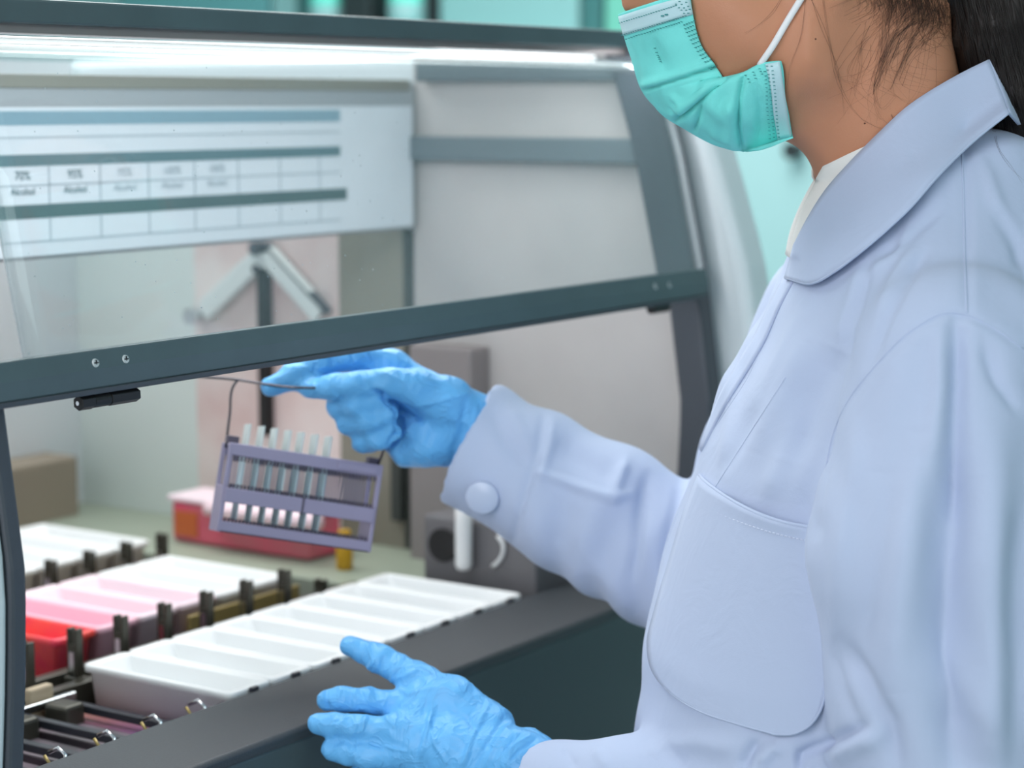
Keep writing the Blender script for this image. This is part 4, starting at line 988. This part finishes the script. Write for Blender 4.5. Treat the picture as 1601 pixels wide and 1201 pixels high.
for poly in ([(1262, -5), (1250, 60), (1236, 110), (1232, 146)], [(1268, -5), (1285, 40), (1310, 110), (1322, 180)], [(1288, -5), (1298, 70), (1312, 130), (1355, 190), (1390, 205)], [(1225, -5), (1208, 20), (1180, 42), (1166, 52)], [(1380, 110), (1368, 140), (1378, 170), (1400, 150)], [(1374, 90), (1366, 150), (1372, 180), (1392, 196)], [(1395, 180), (1410, 205), (1428, 208), (1432, 192)], [(1555, 205), (1560, 230), (1580, 260), (1600, 285)], [(1500, 118), (1512, 140), (1520, 142), (1530, 120)]):
    for j in range(2): strand([(x + rs.uniform(-3, 3), y + rs.uniform(-2, 2)) for x, y in poly], 0.00009, 0.0012)
tag(fh.build('loose_hair', M['hairfine'], hair, 0, True), kind='stuff')
pt_ = MBP()
HB = BVHTree.FromPolygons([Vector(p) for p in HW], [tuple(map(int, q)) for q in HF])
for k in range(150):                           # strands on the ponytail
    x0 = rs.uniform(1478, 1600); pts = []
    for i in range(10):
        u = i / 9; x = x0 + 78 * u + 8 * math.sin(3 * u + k); y = -60 + 330 * u
        d = Vector(ray(x, y)).normalized(); h = HB.ray_cast(Vector(CAM), d)
        if h[0] is not None: pts.append(np.array(h[0]) - np.array(d) * (0.0006 + 0.0012 * rs.random()))
    if len(pts) > 4: pt_.tube(pts, 0.00028, 4)
tag(pt_.build('ponytail_strands', M['hair'], hair, 0, True), kind='stuff')

# -------- gloves
def fold_list(pairs): return pairs
# near (left) hand resting on the lip, back of the hand to the camera
hl = Vol(np.minimum(AL(455, 960, 1.70), AL(930, 1330, 1.52)) - 0.012, np.maximum(AL(455, 960, 1.70), AL(930, 1330, 1.70)) + 0.012, 0.0019)
Pn = lambda x, y, t: AL(x, y, t)
wr = Pn(820, 1193, 1.565); wb = Pn(892, 1236, 1.548)
kn = [Pn(640, 1106, 1.612), Pn(622, 1142, 1.592), Pn(628, 1180, 1.590), Pn(655, 1216, 1.596)]
for q, r in zip(kn, (0.0120, 0.0125, 0.012, 0.011)):
    hl.chain([wr, wr * 0.45 + q * 0.55, q], [0.0185, 0.0150, r], 0.012, 0.01)
hl.cone(wb, wr, 0.0235, 0.0225, 0.012)
hl.chain([kn[0], Pn(575, 1095, 1.618), Pn(538, 1092, 1.622), Pn(511, 1094, 1.624)], [0.0115, 0.0100, 0.0096, 0.0086], 0.005, 0.004)
hl.chain([kn[1], Pn(560, 1138, 1.598), Pn(520, 1133, 1.602), Pn(496, 1131, 1.606)], [0.0120, 0.0104, 0.0098, 0.0086], 0.005, 0.004)
hl.chain([kn[2], Pn(575, 1182, 1.592), Pn(540, 1177, 1.598), Pn(517, 1172, 1.602)], [0.0115, 0.0104, 0.0096, 0.0082], 0.004, 0.004)
hl.chain([kn[3], Pn(610, 1218, 1.598), Pn(580, 1214, 1.602), Pn(558, 1210, 1.606)], [0.0105, 0.0092, 0.0086, 0.0074], 0.004, 0.004)
hl.chain([Pn(770, 1136, 1.590), Pn(706, 1094, 1.605), Pn(650, 1060, 1.625), Pn(596, 1031, 1.640), Pn(547, 1010, 1.650)], [0.0175, 0.0165, 0.0130, 0.0112, 0.0090], 0.010, 0.006)
hl.cone(Pn(712, 1092, 1.602), Pn(660, 1104, 1.604), 0.013, 0.011, 0.012)
LV, LF = hl.mesh(); LV = relax(LV, LF, 2); LV, LF = subdivide(LV, LF); LW = toW(LV); LN = normals(LW, LF)
LW = LW + LN * (0.0005 * noise3(LV, 60, 11) - 0.0009 * np.abs(noise3(LV, 34, 12)) ** 0.5)[:, None]; LN = normals(LW, LF)
def Z(x, y): return (400 + x / 3.2, 900 + y / 3.2)
HLF = [([Z(355, 560), Z(350, 620), Z(372, 675)], 3.2, -0.0016), ([Z(425, 560), Z(415, 620)], 3, 0.0010), ([Z(500, 560), Z(490, 620), Z(505, 680)], 3, 0.0012), ([Z(520, 570), Z(545, 620)], 3, -0.0014), ([Z(570, 570), Z(560, 620), Z(590, 650)], 3, 0.0012), ([Z(630, 640), Z(660, 720), Z(700, 760)], 4, 0.0016), ([Z(480, 700), Z(500, 750), Z(480, 800)], 3, 0.0012), ([Z(550, 700), Z(530, 790)], 3.5, 0.0015), ([Z(440, 690), Z(400, 740)], 3, -0.0010),
 ([Z(890, 640), Z(870, 730), Z(820, 930)], 4, 0.0022), ([Z(860, 720), Z(900, 850), Z(960, 940)], 4, 0.0016), ([Z(980, 680), Z(1060, 720), Z(1120, 790)], 4, -0.0014), ([Z(1160, 650), Z(1080, 820), Z(1040, 940)], 4, 0.0018), ([Z(1250, 700), Z(1150, 850), Z(1090, 950)], 4, -0.0016), ([Z(1290, 720), Z(1200, 840), Z(1150, 960)], 4, 0.0016), ([Z(1330, 780), Z(1240, 880)], 3.5, -0.0016),
 ([Z(700, 520), Z(820, 470), Z(880, 500)], 3.5, 0.0014), ([Z(690, 430), Z(680, 520), Z(660, 550)], 3.5, 0.0014), ([Z(640, 400), Z(620, 480)], 3, -0.0012), ([Z(560, 350), Z(590, 430), Z(540, 490)], 3.5, 0.0013), ([Z(760, 400), Z(720, 470)], 3, -0.0013), ([Z(700, 560), Z(760, 590), Z(900, 560)], 4, 0.0014), ([Z(640, 850), Z(700, 870), Z(760, 880)], 3, 0.0016), ([Z(560, 835), Z(640, 860)], 3, -0.0012), ([Z(1370, 800), Z(1290, 850), Z(1250, 900)], 3, 0.0014), ([Z(1400, 820), Z(1320, 870), Z(1270, 930)], 2.5, -0.0014)]
LW = folds(LW, LN, HLF)
to_mesh('glove', LW - PO, LF, M['glove'], PR)['label'] = 'blue glove resting on the front lip'
# far (right) hand pinching the wire handle, palm side to the camera
hr = Vol(AL(385, 800, 1.68) * [1, 0, 1] + [-0.01, 1.60, -0.016], AL(860, 520, 1.80) * [1, 0, 1] + [0.012, 1.88, 0.012], 0.0019)
t0 = 1.735
wr2 = Pn(746, 672, t0 + 0.036); pb = Pn(800, 712, t0 + 0.046)
hr.cone(pb, wr2, 0.023, 0.0255, 0.012)
k2 = [Pn(612, 574, t0 + 0.030), Pn(600, 605, t0 + 0.040), Pn(596, 645, t0 + 0.044), Pn(600, 680, t0 + 0.042)]
for q, r in zip(k2, (0.0145, 0.013, 0.012, 0.0115)): hr.chain([wr2, wr2 * 0.5 + q * 0.5, q], [0.022, 0.018, r], 0.014, 0.01)
hr.chain([wr2, Pn(700, 628, t0 + 0.012), Pn(650, 606, t0 - 0.002)], [0.022, 0.0195, 0.0150], 0.012, 0.01)       # thenar
hr.chain([Pn(650, 606, t0 - 0.002), Pn(606, 598, t0 - 0.008), Pn(560, 602, t0 - 0.008), Pn(522, 606, t0 - 0.004), Pn(484, 608, t0 + 0.004)], [0.0150, 0.0118, 0.0112, 0.0108, 0.0086], 0.006, 0.005)   # thumb
hr.chain([k2[0], Pn(555, 558, t0 + 0.022), Pn(502, 566, t0 + 0.016), Pn(458, 590, t0 + 0.010), Pn(424, 606, t0 + 0.006)], [0.0145, 0.0122, 0.0116, 0.0112, 0.0096], 0.008, 0.005)  # index
hr.chain([k2[1], Pn(548, 622, t0 + 0.034), Pn(530, 634, t0 + 0.012), Pn(560, 636, t0 - 0.004), Pn(588, 630, t0 - 0.006)], [0.0120, 0.0112, 0.0108, 0.0100, 0.0086], 0.004, 0.004)
hr.chain([k2[2], Pn(560, 655, t0 + 0.036), Pn(545, 662, t0 + 0.012), Pn(575, 660, t0 - 0.003), Pn(608, 648, t0 - 0.004)], [0.0115, 0.0108, 0.0104, 0.0098, 0.0084], 0.004, 0.004)
hr.chain([k2[3], Pn(580, 688, t0 + 0.034), Pn(568, 690, t0 + 0.014), Pn(590, 688, t0 + 0.002), Pn(614, 676, t0 + 0.0)], [0.0110, 0.0102, 0.0096, 0.0090, 0.0078], 0.004, 0.004)
hr.chain([wr2 + [0, 0.01, -0.012], Pn(672, 690, t0 + 0.026), Pn(634, 708, t0 + 0.030)], [0.022, 0.0195, 0.0135], 0.012, 0.01)   # heel of the hand
RV, RF = hr.mesh(); RV = relax(RV, RF, 2); RV, RF = subdivide(RV, RF); RW = toW(RV); RN = normals(RW, RF)
RW = RW + RN * (0.0005 * noise3(RV, 60, 21) - 0.0009 * np.abs(noise3(RV, 34, 22)) ** 0.5)[:, None]; RN = normals(RW, RF)
def Y(x, y): return (380 + x / 3.812, 520 + y / 3.812)
HRF = [([Y(780, 350), Y(850, 390), Y(940, 470), Y(1070, 530)], 5, -0.0070), ([Y(930, 480), Y(930, 580), Y(880, 660)], 6, -0.0060), ([Y(700, 250), Y(730, 330)], 3.5, -0.0014), ([Y(820, 230), Y(960, 300)], 4, 0.0014), ([Y(980, 200), Y(1080, 300), Y(1200, 330)], 4, -0.0013), ([Y(1040, 440), Y(1200, 400), Y(1350, 360)], 4, 0.0015), ([Y(1330, 420), Y(1300, 600), Y(1250, 720)], 6, -0.0020), ([Y(1390, 430), Y(1370, 560), Y(1310, 700)], 4, 0.0014), ([Y(430, 190), Y(420, 240)], 3, -0.0012), ([Y(640, 120), Y(660, 180)], 3, -0.0015), ([Y(720, 100), Y(760, 170)], 3, 0.0013), ([Y(520, 140), Y(540, 190)], 3, -0.0013), ([Y(1000, 560), Y(940, 640), Y(880, 740)], 5, 0.0015), ([Y(1100, 500), Y(1120, 600), Y(1080, 700)], 5, -0.0012)]
RW = folds(RW, RN, HRF)
to_mesh('glove', RW - PO, RF, M['glove'], PR)['label'] = 'blue glove holding the rack handle'
# cuff button
q = hit(756, 776, 0.0030); d_ = Vector(ray(756, 776)).normalized(); n_ = np.array(BV.ray_cast(Vector(CAM), d_)[1]); n_ = n_ if n_ @ np.array(d_) < 0 else -n_; n_ = 0.6 * n_ - 0.4 * np.array(d_); n_ /= np.linalg.norm(n_)
bt = MBP(); bt.tube([q - n_ * 0.0016, q + n_ * 0.0010, q + n_ * 0.0018], [0.0138, 0.0138, 0.0125], 32); bt.build('cuff_button', M['button'], coat, 0, True)

# ================================================================== HANGING SLIDE RACK
def rp(px, py, t): return A(px, py, t)
c0 = A(463, 778, 1.765); u_ = A(586, 796, 1.79) - A(340, 760, 1.752); ex = u_ / np.linalg.norm(u_)
up = A(470, 710, 1.77) - A(452, 845, 1.765); ez = up - ex * (up @ ex); ez /= np.linalg.norm(ez); ey = np.cross(ez, ex)
rk = empty('slide_rack', tuple(c0)); MX = Matrix(((ex[0], ey[0], ez[0], c0[0]), (ex[1], ey[1], ez[1], c0[1]), (ex[2], ey[2], ez[2], c0[2]), (0, 0, 0, 1)))
rk.matrix_world = MX
HW_, HH, HD = 0.063, 0.0365, 0.021      # half width, half height, half depth (front is -y)
def rbox(name, m, x0, x1, y0, y1, z0, z1, bev=0.0008, parent=None): return MB().box(x0, x1, y0, y1, z0, z1).build(name, m, parent or rk, bev)
for y0, y1 in ((-HD, -HD + 0.003), (HD - 0.003, HD)):
    rbox('top_rail', M['rack'], -HW_, HW_, y0, y1, HH - 0.010, HH); rbox('middle_rail', M['rack'], -HW_, HW_, y0 - (0.0015 if y0 < 0 else 0), y1, -0.012, 0.000); rbox('bottom_rail', M['rack'], -HW_, HW_, y0, y1, -HH, -HH + 0.009)
for s_ in (-1, 1):
    rbox('end_wall', M['rack'], s_ * HW_ - 0.0018, s_ * HW_ + 0.0018, -HD, HD, -HH, 0.002); rbox('end_post', M['rack'], s_ * HW_ - 0.0018, s_ * HW_ + 0.0018, -HD, -HD + 0.006, 0, HH); rbox('end_post', M['rack'], s_ * HW_ - 0.0018, s_ * HW_ + 0.0018, HD - 0.006, HD, 0, HH)
rbox('rack_floor', M['rack_dark'], -HW_, HW_, -HD, HD, -HH, -HH + 0.002)
rbox('divider', M['rack_dark'], 0.001, 0.0035, -HD - 0.0018, -HD + 0.003, -0.013, 0.001)
rbox('label_plate', M['rack'], 0.026, 0.060, -HD - 0.0012, -HD, HH - 0.0085, HH - 0.002)
tb = MB()
for k in range(40):
    x = -HW_ + 0.004 + k * (2 * HW_ - 0.008) / 39
    for y0 in (-HD, HD - 0.004): tb.box(x - 0.0007, x + 0.0007, y0, y0 + 0.004, 0.0, 0.0035); tb.box(x - 0.0007, x + 0.0007, y0 + 0.001, y0 + 0.004, HH - 0.014, HH - 0.010); tb.box(x - 0.0007, x + 0.0007, y0 + 0.001, y0 + 0.004, -HH + 0.009, -HH + 0.012)
tag(tb.build('slot_teeth', M['rack_dark'], rk), None, None, None, 'stuff')
rb_ = MB()
for k in range(46):
    x = -HW_ + 0.004 + k * (2 * HW_ - 0.008) / 45; rb_.box(x - 0.0006, x + 0.0006, HD - 0.002, HD - 0.0008, 0.0, HH - 0.010)
tag(rb_.build('slot_ribs', M['rack'], rk), None, None, None, 'stuff')
iM = MX.inverted()
def RL(x, y, t): return tuple(iM @ Vector(A(x, y, t)))
wl = [RL(353, 700, 1.755), RL(359, 650, 1.752), RL(367, 600, 1.748), RL(372, 594, 1.747)]
wt = [RL(308, 589, 1.735), RL(340, 591, 1.738), RL(372, 594, 1.742), RL(410, 600, 1.735), RL(460, 606, 1.724), RL(500, 607, 1.728), RL(560, 618, 1.750), RL(600, 640, 1.755)]
wr_ = [RL(600, 640, 1.755), RL(610, 650, 1.74), RL(606, 680, 1.735), RL(597, 712, 1.76), RL(588, 735, 1.775)]
hd = MB().tube(spline(wl, 14), 0.0011, 8); hd.tube(spline(wt, 26), 0.0011, 8); hd.tube(spline(wr_, 16), 0.0011, 8)
hd.build('wire_handle', M['dark_chrome'], rk, 0, True)
rbox('handle_socket', M['rack_dark'], -HW_ - 0.002, -HW_ + 0.008, -0.006, 0.006, HH, HH + 0.006); rbox('handle_socket', M['rack_dark'], HW_ - 0.008, HW_ + 0.002, -0.006, 0.006, HH, HH + 0.006)
tag(rk, 'purple grey slide rack hanging by its wire handle from the far gloved hand', 'rack')
SROT = 0
names = ['at the left end of the rack', 'second from the left end of the rack', 'third from the left end of the rack', 'in the middle of the seven slides of the rack', 'fifth from the left end of the rack', 'sixth from the left end of the rack', 'farthest right in the rack, set slightly apart']
for k, x in enumerate((-0.049, -0.0375, -0.0265, -0.015, -0.004, 0.0078, 0.0075 + 0.012)):
    if k == 6: x = 0.0195
    o = MB().box(-0.0006, 0.0006, -0.0125, 0.0125, -0.040, 0.040).build('glass_slide', M['slide'], None, 0.0002)
    fr_ = MB().box(-0.0008, 0.0008, -0.0127, 0.0127, 0.022, 0.0401).build('frosted_end', M['arm'], o, 0)
    o.matrix_world = MX @ Matrix.Translation((x, 0.0, 0.014)) @ Matrix.Rotation(math.radians(SROT), 4, 'Z')
    tag(o, 'upright glass microscope slide, ' + names[k], 'slide', 'glass slides in the hanging rack')
